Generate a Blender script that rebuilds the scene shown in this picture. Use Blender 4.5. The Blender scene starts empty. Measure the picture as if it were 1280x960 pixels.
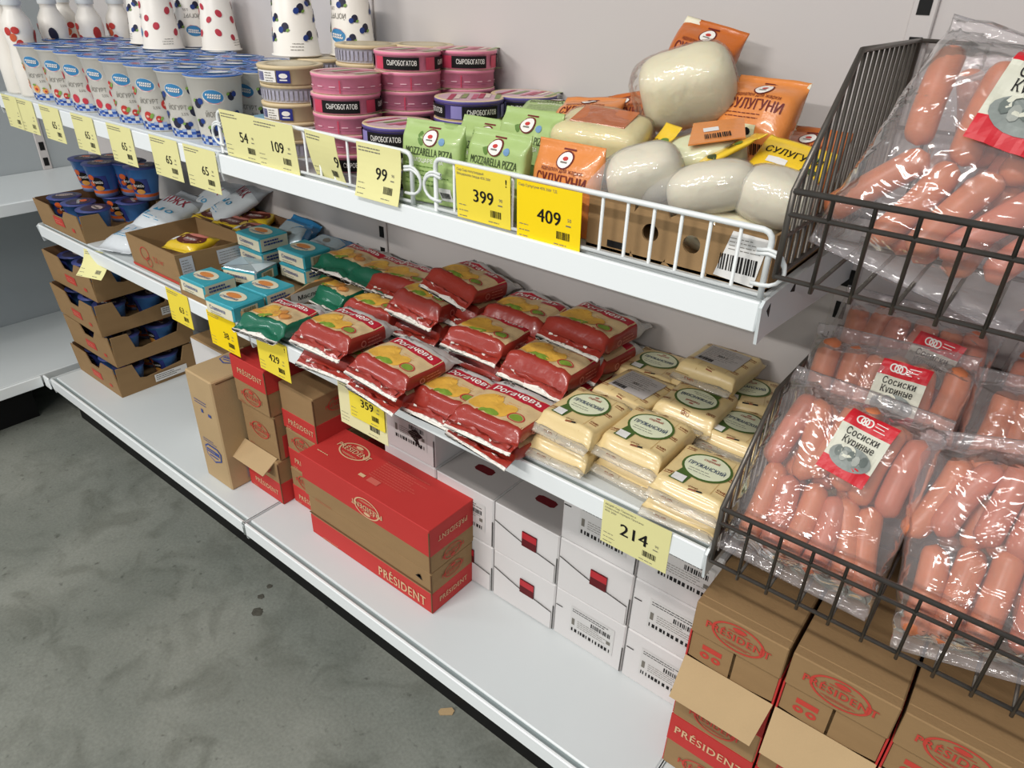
import bpy, math, random
from mathutils import Vector, Matrix, noise, geometry
random.seed(7)
scene = bpy.context.scene
# ---------------------------------------------------------------- camera
CAM = Vector((1.20770, -1.06464, 1.23306))
RIGHT = Vector((0.782432, 0.622130, 0.027460))
DOWN = Vector((0.327633, -0.373752, -0.867736))
FWD = Vector((-0.529582, 0.687941, -0.496266))
FPX = 878.92
cd = bpy.data.cameras.new('camera'); cam = bpy.data.objects.new('camera', cd)
scene.collection.objects.link(cam)
cd.sensor_width = 36.0; cd.lens = FPX / 1280 * 36.0; cd.clip_start = 0.02
mw = Matrix.Identity(4)
for i in range(3):
    mw[i][0] = RIGHT[i]; mw[i][1] = -DOWN[i]; mw[i][2] = -FWD[i]; mw[i][3] = CAM[i]
cam.matrix_world = mw
scene.camera = cam
# ---------------------------------------------------------------- world, lamps, exposure
w = bpy.data.worlds.new('store_ambient'); scene.world = w; w.use_nodes = True
w.node_tree.nodes['Background'].inputs[0].default_value = (0.80, 0.90, 1.0, 1)
w.node_tree.nodes['Background'].inputs[1].default_value = 0.42
def area(name, loc, target, sx, sy, power, col):
    l = bpy.data.lights.new(name, 'AREA'); l.shape = 'RECTANGLE'; l.size = sx; l.size_y = sy
    l.energy = power; l.color = col
    o = bpy.data.objects.new(name, l); scene.collection.objects.link(o)
    o.location = loc
    o.rotation_euler = (Vector(target) - Vector(loc)).to_track_quat('-Z', 'Y').to_euler()
    return o
# two rows of ceiling lamps along the aisles: one over this aisle, one over the next
WARM = (1.0, 0.965, 0.925)
area('ceiling_lamp', (0.6, -1.95, 2.95), (0.6, -1.95, 0), 1.5, 0.14, 62, WARM)
area('ceiling_lamp', (-2.3, -1.95, 2.95), (-2.3, -1.95, 0), 1.5, 0.14, 30, (0.95, 0.98, 1.0))
for lx, pw in ((-0.6, 185), (2.4, 75)): area('ceiling_lamp', (lx, -4.8, 2.95), (lx, -4.2, 0), 1.5, 0.14, pw, WARM)
vs = scene.view_settings
vs.view_transform = 'Standard'; vs.look = 'None'; vs.gamma = 1.0; vs.use_curve_mapping = False
vs.exposure = -0.36
scene.cycles.transparent_max_bounces = 24
scene.cycles.max_bounces = 8
# ---------------------------------------------------------------- measures (metres)
ZB, ZM, ZT = 0.16, 0.6135, 0.953        # tops of base, middle and top shelf
DB, DM = 0.47, 0.377                    # shelf depths; the back panel stands at y = 0
def at(u, v, z):
    """world point at height z seen at photo pixel (u, v)"""
    d = RIGHT * ((u - 640) / FPX) + DOWN * ((v - 480) / FPX) + FWD
    t = (z - CAM.z) / d.z
    return CAM + d * t
# ---------------------------------------------------------------- materials
def lin(c):
    return c / 12.92 if c <= 0.04045 else ((c + 0.055) / 1.055) ** 2.4
def rgb(h):
    h = h.lstrip('#'); return tuple(lin(int(h[i:i + 2], 16) / 255) for i in (0, 2, 4))
_mats = {}
def mat(h, rough=0.5, spec=0.4, var=0.10, scale=25.0, bump=0.0, bscale=150.0, metal=0.0, coat=0.0, sss=0.0, name=None, stretch=None):
    key = (h, rough, spec, var, scale, bump, bscale, metal, coat, sss, stretch)
    if key in _mats: return _mats[key]
    m = bpy.data.materials.new(name or 'colour_' + h.lstrip('#')); m.use_nodes = True
    nt = m.node_tree; b = nt.nodes['Principled BSDF']; c = rgb(h)
    tc = nt.nodes.new('ShaderNodeTexCoord')
    src = tc.outputs['Object']
    if stretch:
        mp = nt.nodes.new('ShaderNodeMapping'); mp.inputs['Scale'].default_value = stretch
        nt.links.new(src, mp.inputs[0]); src = mp.outputs[0]
    n = nt.nodes.new('ShaderNodeTexNoise'); n.inputs['Scale'].default_value = scale; n.inputs['Detail'].default_value = 4
    nt.links.new(src, n.inputs['Vector'])
    mx = nt.nodes.new('ShaderNodeMix'); mx.data_type = 'RGBA'
    mx.inputs['A'].default_value = tuple(max(0, x * (1 - var)) for x in c) + (1,)
    mx.inputs['B'].default_value = tuple(min(1, x * (1 + var)) for x in c) + (1,)
    nt.links.new(n.outputs['Fac'], mx.inputs['Factor'])
    nt.links.new(mx.outputs['Result'], b.inputs['Base Color'])
    b.inputs['Roughness'].default_value = rough; b.inputs['Metallic'].default_value = metal
    b.inputs['Specular IOR Level'].default_value = spec
    if coat: b.inputs['Coat Weight'].default_value = coat; b.inputs['Coat Roughness'].default_value = 0.08
    if sss:
        b.inputs['Subsurface Weight'].default_value = sss; b.inputs['Subsurface Radius'].default_value = (0.012, 0.005, 0.003)
        b.inputs['Subsurface Scale'].default_value = 0.5
    if bump:
        n2 = nt.nodes.new('ShaderNodeTexNoise'); n2.inputs['Scale'].default_value = bscale; n2.inputs['Detail'].default_value = 3
        nt.links.new(src, n2.inputs['Vector'])
        bp = nt.nodes.new('ShaderNodeBump'); bp.inputs['Strength'].default_value = bump; bp.inputs['Distance'].default_value = 0.004
        nt.links.new(n2.outputs['Fac'], bp.inputs['Height']); nt.links.new(bp.outputs[0], b.inputs['Normal'])
    _mats[key] = m
    return m
def film(name='clear_film', haze=0.05, gloss=0.45, tint=(0.97, 0.96, 0.97), bscale=45.0, bump=0.7, hcol=(0.75, 0.74, 0.75)):
    if name in _mats: return _mats[name]
    m = bpy.data.materials.new(name); m.use_nodes = True; nt = m.node_tree; nt.nodes.clear()
    out = nt.nodes.new('ShaderNodeOutputMaterial')
    tr = nt.nodes.new('ShaderNodeBsdfTransparent'); tr.inputs[0].default_value = tint + (1,)
    gl = nt.nodes.new('ShaderNodeBsdfGlossy'); gl.inputs['Roughness'].default_value = 0.09; gl.inputs[0].default_value = (1, 1, 1, 1)
    df = nt.nodes.new('ShaderNodeBsdfDiffuse'); df.inputs[0].default_value = hcol + (1,)
    tc = nt.nodes.new('ShaderNodeTexCoord'); n = nt.nodes.new('ShaderNodeTexNoise')
    n.inputs['Scale'].default_value = bscale; n.inputs['Detail'].default_value = 2; n.inputs['Distortion'].default_value = 0.9
    nt.links.new(tc.outputs['Object'], n.inputs['Vector'])
    bp = nt.nodes.new('ShaderNodeBump'); bp.inputs['Strength'].default_value = bump; bp.inputs['Distance'].default_value = 0.006
    nt.links.new(n.outputs['Fac'], bp.inputs['Height'])
    nt.links.new(bp.outputs[0], gl.inputs['Normal'])
    lw = nt.nodes.new('ShaderNodeLayerWeight'); lw.inputs[0].default_value = 0.22
    nt.links.new(bp.outputs[0], lw.inputs['Normal'])
    mu = nt.nodes.new('ShaderNodeMath'); mu.operation = 'MULTIPLY_ADD'; mu.use_clamp = True
    nt.links.new(lw.outputs['Fresnel'], mu.inputs[0]); mu.inputs[1].default_value = gloss; mu.inputs[2].default_value = 0.035
    m1 = nt.nodes.new('ShaderNodeMixShader'); m1.inputs[0].default_value = haze
    nt.links.new(tr.outputs[0], m1.inputs[1]); nt.links.new(df.outputs[0], m1.inputs[2])
    m2 = nt.nodes.new('ShaderNodeMixShader'); nt.links.new(mu.outputs[0], m2.inputs[0])
    nt.links.new(m1.outputs[0], m2.inputs[1]); nt.links.new(gl.outputs[0], m2.inputs[2])
    nt.links.new(m2.outputs[0], out.inputs[0])
    _mats[name] = m
    return m
WHITE = mat('#d3d8d8', 0.32, 0.45, 0.03, 6, name='white_painted_steel')
PANEL = mat('#c9c3c0', 0.55, 0.3, 0.03, 4, name='back_panel_paint')
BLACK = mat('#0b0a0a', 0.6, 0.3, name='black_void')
WIREW = mat('#e2e5e3', 0.35, 0.5, 0.06, 60, name='white_coated_wire')
WIREG = mat('#6a645d', 0.36, 0.5, 0.25, 60, metal=0.7, name='worn_steel_wire')
CARD = mat('#987a55', 0.8, 0.2, 0.10, 14, 0.10, 260, name='brown_cardboard', stretch=(1, 1, 4))
CARDL = mat('#b79c75', 0.8, 0.2, 0.08, 14, 0.10, 260, name='light_cardboard')
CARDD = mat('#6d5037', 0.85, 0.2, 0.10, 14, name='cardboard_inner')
REDP = mat('#bf3733', 0.62, 0.3, 0.07, 10, 0.05, 300, name='red_carton_print')
WCARD = mat('#d6d3d1', 0.6, 0.3, 0.03, 8, name='white_carton')
INK = mat('#1a1818', 0.6, 0.2, 0.05, name='black_ink')
GREYINK = mat('#77736a', 0.6, 0.2, 0.05, name='grey_ink')
PAPER = mat('#e4e2de', 0.6, 0.3, 0.03, name='white_paper')
PALEY = mat('#e6e0a0', 0.6, 0.25, 0.03, name='pale_yellow_paper')
YEL = mat('#f2da45', 0.6, 0.25, 0.03, name='yellow_paper')
YEL2 = mat('#fbd813', 0.6, 0.25, 0.03, name='bright_yellow_paper')
WTXT = mat('#f1ede6', 0.5, 0.3, 0.02, name='white_print')
# ---------------------------------------------------------------- mesh helpers
COL = scene.collection
class MB:
    def __init__(self): self.v = []; self.f = []; self.fm = []; self.fs = []; self.mats = []
    def mi(self, m):
        if m not in self.mats: self.mats.append(m)
        return self.mats.index(m)
    def add(self, vs, fs, m, smooth=False):
        o = len(self.v); k = self.mi(m) if not isinstance(m, (list, tuple)) else None
        self.v.extend(tuple(p) for p in vs)
        for i, f in enumerate(fs):
            self.f.append(tuple(a + o for a in f)); self.fm.append(k if k is not None else self.mi(m[i])); self.fs.append(smooth)
        return self
    def box(self, x0, y0, z0, x1, y1, z1, m, c=0.0, mt=None, xf=None):
        """box with chamfered edges c; mt = {face: material} with faces '-x','+x','-y','+y','-z','+z'"""
        lo = (x0, y0, z0); hi = (x1, y1, z1)
        c = min(c, (x1 - x0) * .45, (y1 - y0) * .45, (z1 - z0) * .45)
        vs = []; fs = []; ms = []; mt = mt or {}
        if c <= 0:
            for i in range(8): vs.append([hi[a] if (i >> a) & 1 else lo[a] for a in range(3)])
            F = {'-x': (0, 4, 6, 2), '+x': (1, 3, 7, 5), '-y': (0, 1, 5, 4), '+y': (2, 6, 7, 3), '-z': (0, 2, 3, 1), '+z': (4, 5, 7, 6)}
            for k, q in F.items(): fs.append(q); ms.append(mt.get(k, m))
        else:
            idx = {}
            for i in range(8):
                for a in range(3):
                    p = []
                    for b in range(3):
                        s = (i >> b) & 1; e = hi[b] if s else lo[b]
                        if b != a: e += -c if s else c
                        p.append(e)
                    idx[i, a] = len(vs); vs.append(p)
            F = {'-x': (0, (0, 4, 6, 2)), '+x': (0, (1, 3, 7, 5)), '-y': (1, (0, 1, 5, 4)), '+y': (1, (2, 6, 7, 3)), '-z': (2, (0, 2, 3, 1)), '+z': (2, (4, 5, 7, 6))}
            for k, (a, q) in F.items(): fs.append([idx[i, a] for i in q]); ms.append(mt.get(k, m))
            for a in range(3):
                b, d = [x for x in range(3) if x != a]
                for sb in (0, 1):
                    for sd in (0, 1):
                        i0 = (sb << b) | (sd << d); i1 = i0 | (1 << a)
                        q = [idx[i0, b], idx[i1, b], idx[i1, d], idx[i0, d]]
                        fs.append(q); ms.append(mt.get('edge', m))
            for i in range(8): fs.append([idx[i, 0], idx[i, 1], idx[i, 2]]); ms.append(mt.get('edge', m))
        if xf: vs = [xf @ Vector(p) for p in vs]
        return self.add(vs, fs, ms)
    def tube(self, pts, r, m, n=6, cap=True):
        pts = [Vector(p) for p in pts]; vs = []; fs = []
        up = None
        for i, p in enumerate(pts):
            a = pts[max(i - 1, 0)]; b = pts[min(i + 1, len(pts) - 1)]
            d = (b - a).normalized()
            if up is None:
                up = Vector((0, 0, 1)) if abs(d.z) < .9 else Vector((1, 0, 0))
            s = d.cross(up).normalized(); up = s.cross(d).normalized()
            for k in range(n):
                t = 2 * math.pi * k / n
                vs.append(p + (s * math.cos(t) + up * math.sin(t)) * r)
        for i in range(len(pts) - 1):
            for k in range(n):
                k2 = (k + 1) % n
                fs.append((i * n + k, i * n + k2, (i + 1) * n + k2, (i + 1) * n + k))
        if cap: fs.append(tuple(range(n))); fs.append(tuple((len(pts) - 1) * n + k for k in range(n)))
        return self.add(vs, fs, m, True)
    def lathe(self, prof, m, n=24, ms=None, smooth=True):
        vs = []; fs = []; mm = []
        for r, z in prof:
            for k in range(n):
                t = 2 * math.pi * k / n; vs.append((r * math.cos(t), r * math.sin(t), z))
        for i in range(len(prof) - 1):
            for k in range(n):
                k2 = (k + 1) % n; fs.append((i * n + k, i * n + k2, (i + 1) * n + k2, (i + 1) * n + k)); mm.append(ms[i] if ms else m)
        return self.add(vs, fs, mm, smooth)
    def loft(self, rings, m, close=True, caps=True, matf=None, smooth=True):
        n = len(rings[0]); vs = [p for r in rings for p in r]; fs = []; mm = []
        for i in range(len(rings) - 1):
            for k in range(n if close else n - 1):
                k2 = (k + 1) % n; fs.append((i * n + k, i * n + k2, (i + 1) * n + k2, (i + 1) * n + k)); mm.append(matf(i, k) if matf else m)
        if caps:
            fs.append(tuple(reversed(range(n)))); mm.append(matf(0, 0) if matf else m)
            fs.append(tuple((len(rings) - 1) * n + k for k in range(n))); mm.append(matf(len(rings) - 2, 0) if matf else m)
        return self.add(vs, fs, mm, smooth)
    def plate(self, outline, y0, y1, m, axis='y'):
        """extruded outline: 2D points (a, b) -> (a, y, b) for axis y, (x, a, b) for axis x, (a, b, z) for axis z"""
        def P(a, b, t): return {'y': (a, t, b), 'x': (t, a, b), 'z': (a, b, t)}[axis]
        n = len(outline); vs = [P(a, b, y0) for a, b in outline] + [P(a, b, y1) for a, b in outline]
        fs = [tuple(range(n)), tuple(reversed(range(n, 2 * n)))] + [(i, (i + 1) % n, n + (i + 1) % n, n + i) for i in range(n)]
        return self.add(vs, fs, m)
    def build(self, name, parent=None, loc=None, rot=None):
        me = bpy.data.meshes.new(name); me.from_pydata(self.v, [], self.f)
        for m in self.mats: me.materials.append(m)
        me.polygons.foreach_set('material_index', self.fm); me.polygons.foreach_set('use_smooth', self.fs)
        me.update()
        o = bpy.data.objects.new(name, me); COL.objects.link(o)
        if parent: o.parent = parent
        if loc is not None: o.location = loc
        if rot is not None: o.rotation_euler = rot
        return o
def tag(o, label, cat, group=None):
    o['label'] = label; o['category'] = cat
    if group: o['group'] = group
    elif 'group' in o: del o['group']
    return o
def empty(name, loc=(0, 0, 0), rot=(0, 0, 0)):
    o = bpy.data.objects.new(name, None); COL.objects.link(o); o.location = loc; o.rotation_euler = rot
    o.empty_display_size = 0.02
    return o
def struct(o): o['kind'] = 'structure'; return o
KIDS = {}
def copy_tree(o, parent=None):
    c = o.copy(); COL.objects.link(c); c.parent = parent
    for ch in o.children: copy_tree(ch, c)
    return c
_used = set()
def inst(proto, loc, rot, label, cat, group=None):
    """first call uses the prototype itself, later calls copies of it and of its parts"""
    if proto.name in _used: o = copy_tree(proto)
    else: o = proto; _used.add(proto.name)
    o.location = loc; o.rotation_euler = rot
    return tag(o, label, cat, group)
# ---------------------------------------------------------------- print: flat lettering and marks laid on a surface
_tc = {}; _gl = {}
def glyph(ch):
    """outline of one character, filled; width of its advance"""
    if ch in _gl: return _gl[ch]
    def mk(t):
        cu = bpy.data.curves.new('t', 'FONT'); cu.body = t; cu.size = 1.0
        o = bpy.data.objects.new('t', cu); COL.objects.link(o)
        dg = bpy.context.evaluated_depsgraph_get(); ev = o.evaluated_get(dg); cv = ev.to_curve(dg)
        loops = []
        for sp in cv.splines:
            bp = sp.bezier_points; n = len(bp); lp = []
            for i in range(n):
                p, q = bp[i], bp[(i + 1) % n]
                straight = (p.handle_right - p.co).length < 1e-5 and (q.handle_left - q.co).length < 1e-5 or abs((q.co - p.co).cross(p.handle_right - p.co).z) + abs((q.co - p.co).cross(q.handle_left - p.co).z) < 1e-5
                for k in range(1 if straight else 3):
                    u = k / 3; c = p.co * (1 - u) ** 3 + p.handle_right * 3 * u * (1 - u) ** 2 + q.handle_left * 3 * u * u * (1 - u) + q.co * u ** 3
                    if not lp or (Vector((c.x, c.y)) - lp[-1]).length > 1e-4: lp.append(Vector((c.x, c.y)))
            if len(lp) > 2 and (lp[0] - lp[-1]).length < 1e-4: lp.pop()
            if len(lp) > 2: loops.append(lp)
        ev.to_curve_clear(); bpy.data.objects.remove(o); bpy.data.curves.remove(cu)
        V = []; E = []
        for lp in loops:
            o_ = len(V); V += lp; E += [(o_ + i, o_ + (i + 1) % len(lp)) for i in range(len(lp))]
        if not V: return [(0, 0)], [], []
        r = geometry.delaunay_2d_cdt(V, E, [], 0, 1e-5)
        def wind(p):
            w_ = 0
            for lp in loops:
                for i in range(len(lp)):
                    a_, b_ = lp[i], lp[(i + 1) % len(lp)]
                    if (a_.y <= p.y) != (b_.y <= p.y):
                        if a_.x + (p.y - a_.y) / (b_.y - a_.y) * (b_.x - a_.x) > p.x: w_ += 1 if b_.y > a_.y else -1
            return w_
        ser = []
        for lp in loops:
            for i in range(len(lp)):
                a_, b_ = lp[i], lp[(i + 1) % len(lp)]
                if abs(a_.y - b_.y) < .004 and .04 < abs(a_.x - b_.x) < .16 and (abs(a_.y) < .01 or a_.y > .5):
                    ser.append((min(a_.x, b_.x) - .055, max(a_.x, b_.x) + .055, a_.y, -.045 if a_.y > .3 else .045))
        vs = [(p.x, p.y) for p in r[0]]
        fs = [tuple(f) for f in r[2] if wind((r[0][f[0]] + r[0][f[1]] + r[0][f[2]]) / 3) != 0]
        return vs, fs, ser
    vs, fs, ser = mk(ch)
    two, _, _ = mk(ch + '|'); bar, _, _ = mk('|')
    adv = max(v[0] for v in two) - max(v[0] for v in bar)
    _gl[ch] = (vs, fs, adv, ser)
    return _gl[ch]
def text2d(s, bold=0.0, serif=False):
    if (s, bold, serif) in _tc: return _tc[s, bold, serif]
    V = []; F = []; x = 0.0; k = 1 / 0.72
    for ch in s:
        if ch == ' ': x += .26; continue
        vs, fs, adv, ser = glyph(ch)
        if serif:
            for x0, x1, y0, dy in ser:
                o = len(V); V += [(x0 + x, y0, .7), (x1 + x, y0, .7), (x1 + x, y0 + dy, .7), (x0 + x, y0 + dy, .7)]; F.append((o, o + 1, o + 2, o + 3))
            adv += .05
        for dx in ((0.0,) if not bold else (-bold * 1.5, bold * 1.5)):
            o = len(V); V += [(a + x + dx, b, .35 if dx > 0 else 0) for a, b in vs]; F += [tuple(i + o for i in f) for f in fs]
        x += adv + bold
    if not V: V = [(0, 0, 0)]
    x0 = min(v[0] for v in V); x1 = max(v[0] for v in V)
    _tc[s, bold, serif] = ([((a - x0) * k, b * k, c) for a, b, c in V], F, (x1 - x0) * k)
    return _tc[s, bold, serif]
EPS = 0.00042
class Dec(MB):
    def __init__(self, mapf): super().__init__(); self.mapf = mapf; self.T = (0, 0, 0, 1)
    def put(self, pts, fs, m, l):
        ox, oy, r, s = self.T; c, sn = math.cos(r), math.sin(r)
        ls = l if isinstance(l, list) else [l] * len(pts)
        self.add([self.mapf(ox + s * (a * c - b * sn), oy + s * (a * sn + b * c), q * EPS) for (a, b), q in zip(pts, ls)], fs, m)
    def rect(self, x0, y0, x1, y1, m, l=1, n=1, k=1, skew=0.0, wave=0.0):
        pts = []; fs = []
        for j in range(k + 1):
            for i in range(n + 1):
                x = x0 + (x1 - x0) * i / n; y = y0 + (y1 - y0) * j / k
                pts.append((x + skew * (y - y0), y + wave * math.sin(math.pi * 2 * i / n)))
        for j in range(k):
            for i in range(n):
                a = j * (n + 1) + i; fs.append((a, a + 1, a + n + 2, a + n + 1))
        self.put(pts, fs, m, l)
    def ell(self, cx, cy, rx, ry, m, l=1, n=16, rot=0.0, hole=0.0):
        pts = [] if hole else [(0, 0)]
        rr = [hole, 1.0] if hole else [0.55, 1.0]
        for q in rr:
            for k in range(n):
                t = 2 * math.pi * k / n; pts.append((rx * q * math.cos(t), ry * q * math.sin(t)))
        o = 0 if hole else 1; fs = []
        if not hole: fs += [(0, 1 + k, 1 + (k + 1) % n) for k in range(n)]
        fs += [(o + k, o + n + k, o + n + (k + 1) % n, o + (k + 1) % n) for k in range(n)]
        c, s = math.cos(rot), math.sin(rot)
        self.put([(cx + a * c - b * s, cy + a * s + b * c) for a, b in pts], fs, m, l)
    def poly(self, pts, m, l=1): self.put(pts, [tuple(range(len(pts)))], m, l)
    def text(self, s, x, y, h, m, l=2, w=None, align='c', bold=0.0, rot=0.0, arc=0.0, serif=False):
        vs, fs, tw = text2d(s, bold, serif); k = h; kx = h
        if w and tw * h > 0: kx = w / tw
        ax = {'c': -tw / 2, 'l': 0, 'r': -tw}[align]; c, sn = math.cos(rot), math.sin(rot); pts = []
        lay = []
        for a, b, e in vs:
            p, q = (a + ax) * kx, b * k
            q -= arc * p * p
            pts.append((x + p * c - q * sn, y + p * sn + q * c)); lay.append(l + e)
        self.put(pts, fs, m, lay)
    def bars(self, x, y, w, h, m=None, l=2, seed=1):
        r = random.Random(seed); p = 0.0
        while p < w - .0004:
            b = r.choice((.0005, .0008, .0012)) * w / .02; g = r.choice((.0005, .0009)) * w / .02
            self.rect(x + p, y, x + min(p + b, w), y + h, m or INK, l); p += b + g
    def lines(self, x, y, w, n, dy, th=0.0008, m=None, l=2, seed=1):
        """rows of print too fine to read: short dashes"""
        r = random.Random(seed)
        for i in range(n):
            p = 0; e = w * r.uniform(.65, 1)
            while p < e:
                q = r.uniform(.003, .008); q = min(q, e - p)
                self.rect(x + p, y - i * dy, x + p + q, y - i * dy + th, m or GREYINK, l); p += q + .0012
def flat_y(y): return lambda a, b, o: (a, y - o, b)            # on a face that looks towards -Y
def flat_x(x): return lambda a, b, o: (x + o, a, b)            # on a face that looks towards +X, a runs along +Y
def flat_z(z): return lambda a, b, o: (a, b, z + o)
def cyl(rf): return lambda a, b, o: ((rf(b) + o) * math.sin(a / rf(b)), -(rf(b) + o) * math.cos(a / rf(b)), b)
def smooth01(t): t = max(0.0, min(1.0, t)); return t * t * (3 - 2 * t)
def pouch(w, d, T, seal, seed, zone, ns=26, nr=28, ex=5.0, amp=0.0012, samp=0.004, tr=0.018, droop=0.0, seal_w=1.0, bot=0.9, dz=None):
    """soft pack lying flat: body w x d x T, flat seals at both y ends; origin under its middle.
    zone(x/a, y, top) -> material. Returns the mesh builder and top(x, y, off)."""
    L = d / 2 + seal
    def bh(y):
        k = smooth01((L - abs(y) - seal * .9) / tr)
        return 0.0008 + (T / 2 - 0.0008) * k ** .7
    def aw(y):
        k = smooth01((L - abs(y) - seal * .7) / tr)
        return w / 2 * (seal_w + (1 - seal_w) * k)
    def cz(y):
        k = max(0.0, (abs(y) - d / 2 + tr * .5) / (seal + tr * .5)); return T / 2 - droop * k * k * (1 if y < 0 else .35)
    def am(y): return amp + (samp - amp) * smooth01((abs(y) - d / 2 + 2 * tr) / (2 * tr))
    def nz(x, y, s): return (noise.noise(Vector((x * 28, y * 28, seed + s))) + .5 * noise.noise(Vector((x * 75, y * 60, seed + s + 7)))) * am(y)
    def top(x, y, off=0.0):
        a, b = aw(y), bh(y); q = min(1.0, abs(x) / a)
        z = cz(y) + b * (1 - q ** ex) ** (1 / ex) + nz(x, y, 0)
        if dz: z += dz(x, y)
        return (x, y, z + off)
    mb = MB(); rings = []; info = []
    ys = []
    for i in range(ns + 1):
        t = -1 + 2 * i / ns
        ys.append(L * math.copysign(abs(t) ** .8, t))
    for y in ys:
        a, b = aw(y), bh(y); r = []
        for k in range(nr):
            t = 2 * math.pi * (k + .5) / nr; c, s = math.cos(t), math.sin(t)
            x = a * math.copysign(abs(c) ** (2 / ex), c); zz = b * math.copysign(abs(s) ** (2 / ex), s)
            x += noise.noise(Vector((y * 40, zz * 50, seed + 3 + (k > nr / 2)))) * am(y) * .6
            if s > 0:
                z = cz(y) + zz + nz(x, y, 0)
                if dz: z += dz(x, y)
            else: z = max(0.0004 - droop, cz(y) + zz * bot + nz(x, y, 11) * .4)
            r.append((x, y, z))
        rings.append(r)
    def mf(i, k):
        y = (ys[i] + ys[min(i + 1, ns)]) / 2; t = 2 * math.pi * (k + 1) / nr
        c, s = math.cos(t), math.sin(t)
        return zone(math.copysign(abs(c) ** (2 / ex), c), y, abs(s) ** (2 / ex) * (1 if s > 0 else -1))
    mb.loft(rings, None, matf=mf)
    return mb, top
ORD = ['first', 'second', 'third', 'fourth', 'fifth', 'sixth', 'seventh', 'eighth', 'ninth', 'tenth', 'eleventh', 'twelfth']
# ================================================================= the setting
# floor of bare concrete
def concrete():
    m = bpy.data.materials.new('bare_concrete'); m.use_nodes = True; nt = m.node_tree; b = nt.nodes['Principled BSDF']
    tc = nt.nodes.new('ShaderNodeTexCoord')
    def ns(s, d, dist=0.0):
        n = nt.nodes.new('ShaderNodeTexNoise'); n.inputs['Scale'].default_value = s; n.inputs['Detail'].default_value = d
        n.inputs['Distortion'].default_value = dist; nt.links.new(tc.outputs['Object'], n.inputs['Vector']); return n.outputs['Fac']
    def ramp(src, p0, c0, p1, c1):
        r = nt.nodes.new('ShaderNodeValToRGB'); r.color_ramp.elements[0].position = p0; r.color_ramp.elements[0].color = c0 + (1,)
        r.color_ramp.elements[1].position = p1; r.color_ramp.elements[1].color = c1 + (1,); nt.links.new(src, r.inputs[0]); return r.outputs[0]
    def mul(a, c, f=1.0):
        x = nt.nodes.new('ShaderNodeMix'); x.data_type = 'RGBA'; x.blend_type = 'MULTIPLY'; x.inputs['Factor'].default_value = f
        nt.links.new(a, x.inputs['A']); nt.links.new(c, x.inputs['B']); return x.outputs['Result']
    base = ramp(ns(3.2, 6, .4), .3, rgb('#6f736b'), .7, rgb('#8b8d84'))
    blot = ramp(ns(9, 8, 1.2), .33, (0.55, 0.55, 0.52), .52, (1, 1, 1))
    spots = ramp(ns(46, 4), .24, (0.30, 0.29, 0.27), .36, (1, 1, 1))
    grain = ramp(ns(160, 3), .2, (0.8, 0.8, 0.8), .7, (1.05, 1.05, 1.05))
    # a worn, scuffed patch of its own shape
    mp = nt.nodes.new('ShaderNodeMapping'); mp.inputs['Location'].default_value = (-0.23, .80, 0); mp.inputs['Scale'].default_value = (2.1, 4.2, 1)
    nt.links.new(tc.outputs['Object'], mp.inputs[0])
    g = nt.nodes.new('ShaderNodeTexGradient'); g.gradient_type = 'SPHERICAL'; nt.links.new(mp.outputs[0], g.inputs[0])
    scn = nt.nodes.new('ShaderNodeMath'); scn.operation = 'MULTIPLY'; nt.links.new(g.outputs['Fac'], scn.inputs[0])
    nt.links.new(ramp(ns(34, 8, .6), .44, (0, 0, 0), .62, (1, 1, 1)), scn.inputs[1])
    scuff = ramp(scn.outputs[0], 0.0, (1, 1, 1), .5, (0.50, 0.49, 0.45))
    c = mul(mul(mul(mul(base, blot, .55), spots, .75), grain), scuff)
    nt.links.new(c, b.inputs['Base Color']); b.inputs['Roughness'].default_value = 0.62; b.inputs['Specular IOR Level'].default_value = 0.3
    bp = nt.nodes.new('ShaderNodeBump'); bp.inputs['Strength'].default_value = .25; bp.inputs['Distance'].default_value = .003
    nt.links.new(ns(70, 6), bp.inputs['Height']); nt.links.new(bp.outputs[0], b.inputs['Normal'])
    return m
struct(MB().box(-2.4, -3.2, -0.05, 3.0, 0.05, 0.0, concrete()).build('floor'))
struct(MB().box(-1.5, 0.0, 0.0, 2.2, 0.03, 1.95, PANEL, 0.002).build('wall_back'))
LPANEL = mat('#aab0b2', 0.55, 0.3, 0.03, 4, name='shaded_side_panel')  # panel paint with the shade at the left put into its colour: darker, grey-blue
struct(MB().box(-1.53, -2.4, 0.0, -1.5, 0.0, 1.95, LPANEL, 0.002).build('wall_left'))
# slotted uprights
def upright(x, y, z0, z1, label, axis='y', off=0.0):
    root = empty('slotted_upright', (x, y, 0)); tag(root, label, 'upright')
    mb = MB()
    if axis == 'y': mb.box(-.014, -.006, z0, .014, .0, z1, PANEL, .0015)
    else: mb.box(0, -.014, z0, .006, .014, z1, PANEL, .0015)
    mb.build('post', root)
    s = MB()
    if axis == 'y': s.box(-.0075, -.0068, 0, .0075, -.0062, .026, BLACK)
    else: s.box(.0062, -.0075, 0, .0068, .0075, .026, BLACK)
    z = z0 + .012 + off; first = None
    while z < z1 - .03:
        if first is None: first = s.build('slot', root); first.location = (0, 0, z)
        else:
            c = first.copy(); COL.objects.link(c); c.parent = root; c.location = (0, 0, z)
        z += .05
    return root
upright(0.0, 0.0, .2, 1.9, 'slotted upright behind the stacked round cheese boxes')
upright(1.0, 0.0, .2, 1.9, 'slotted upright with black slots beside the upper sausage basket')
upright(-1.5, -.14, .645, 1.9, 'slotted upright of the empty side shelving at far left', 'x')
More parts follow.
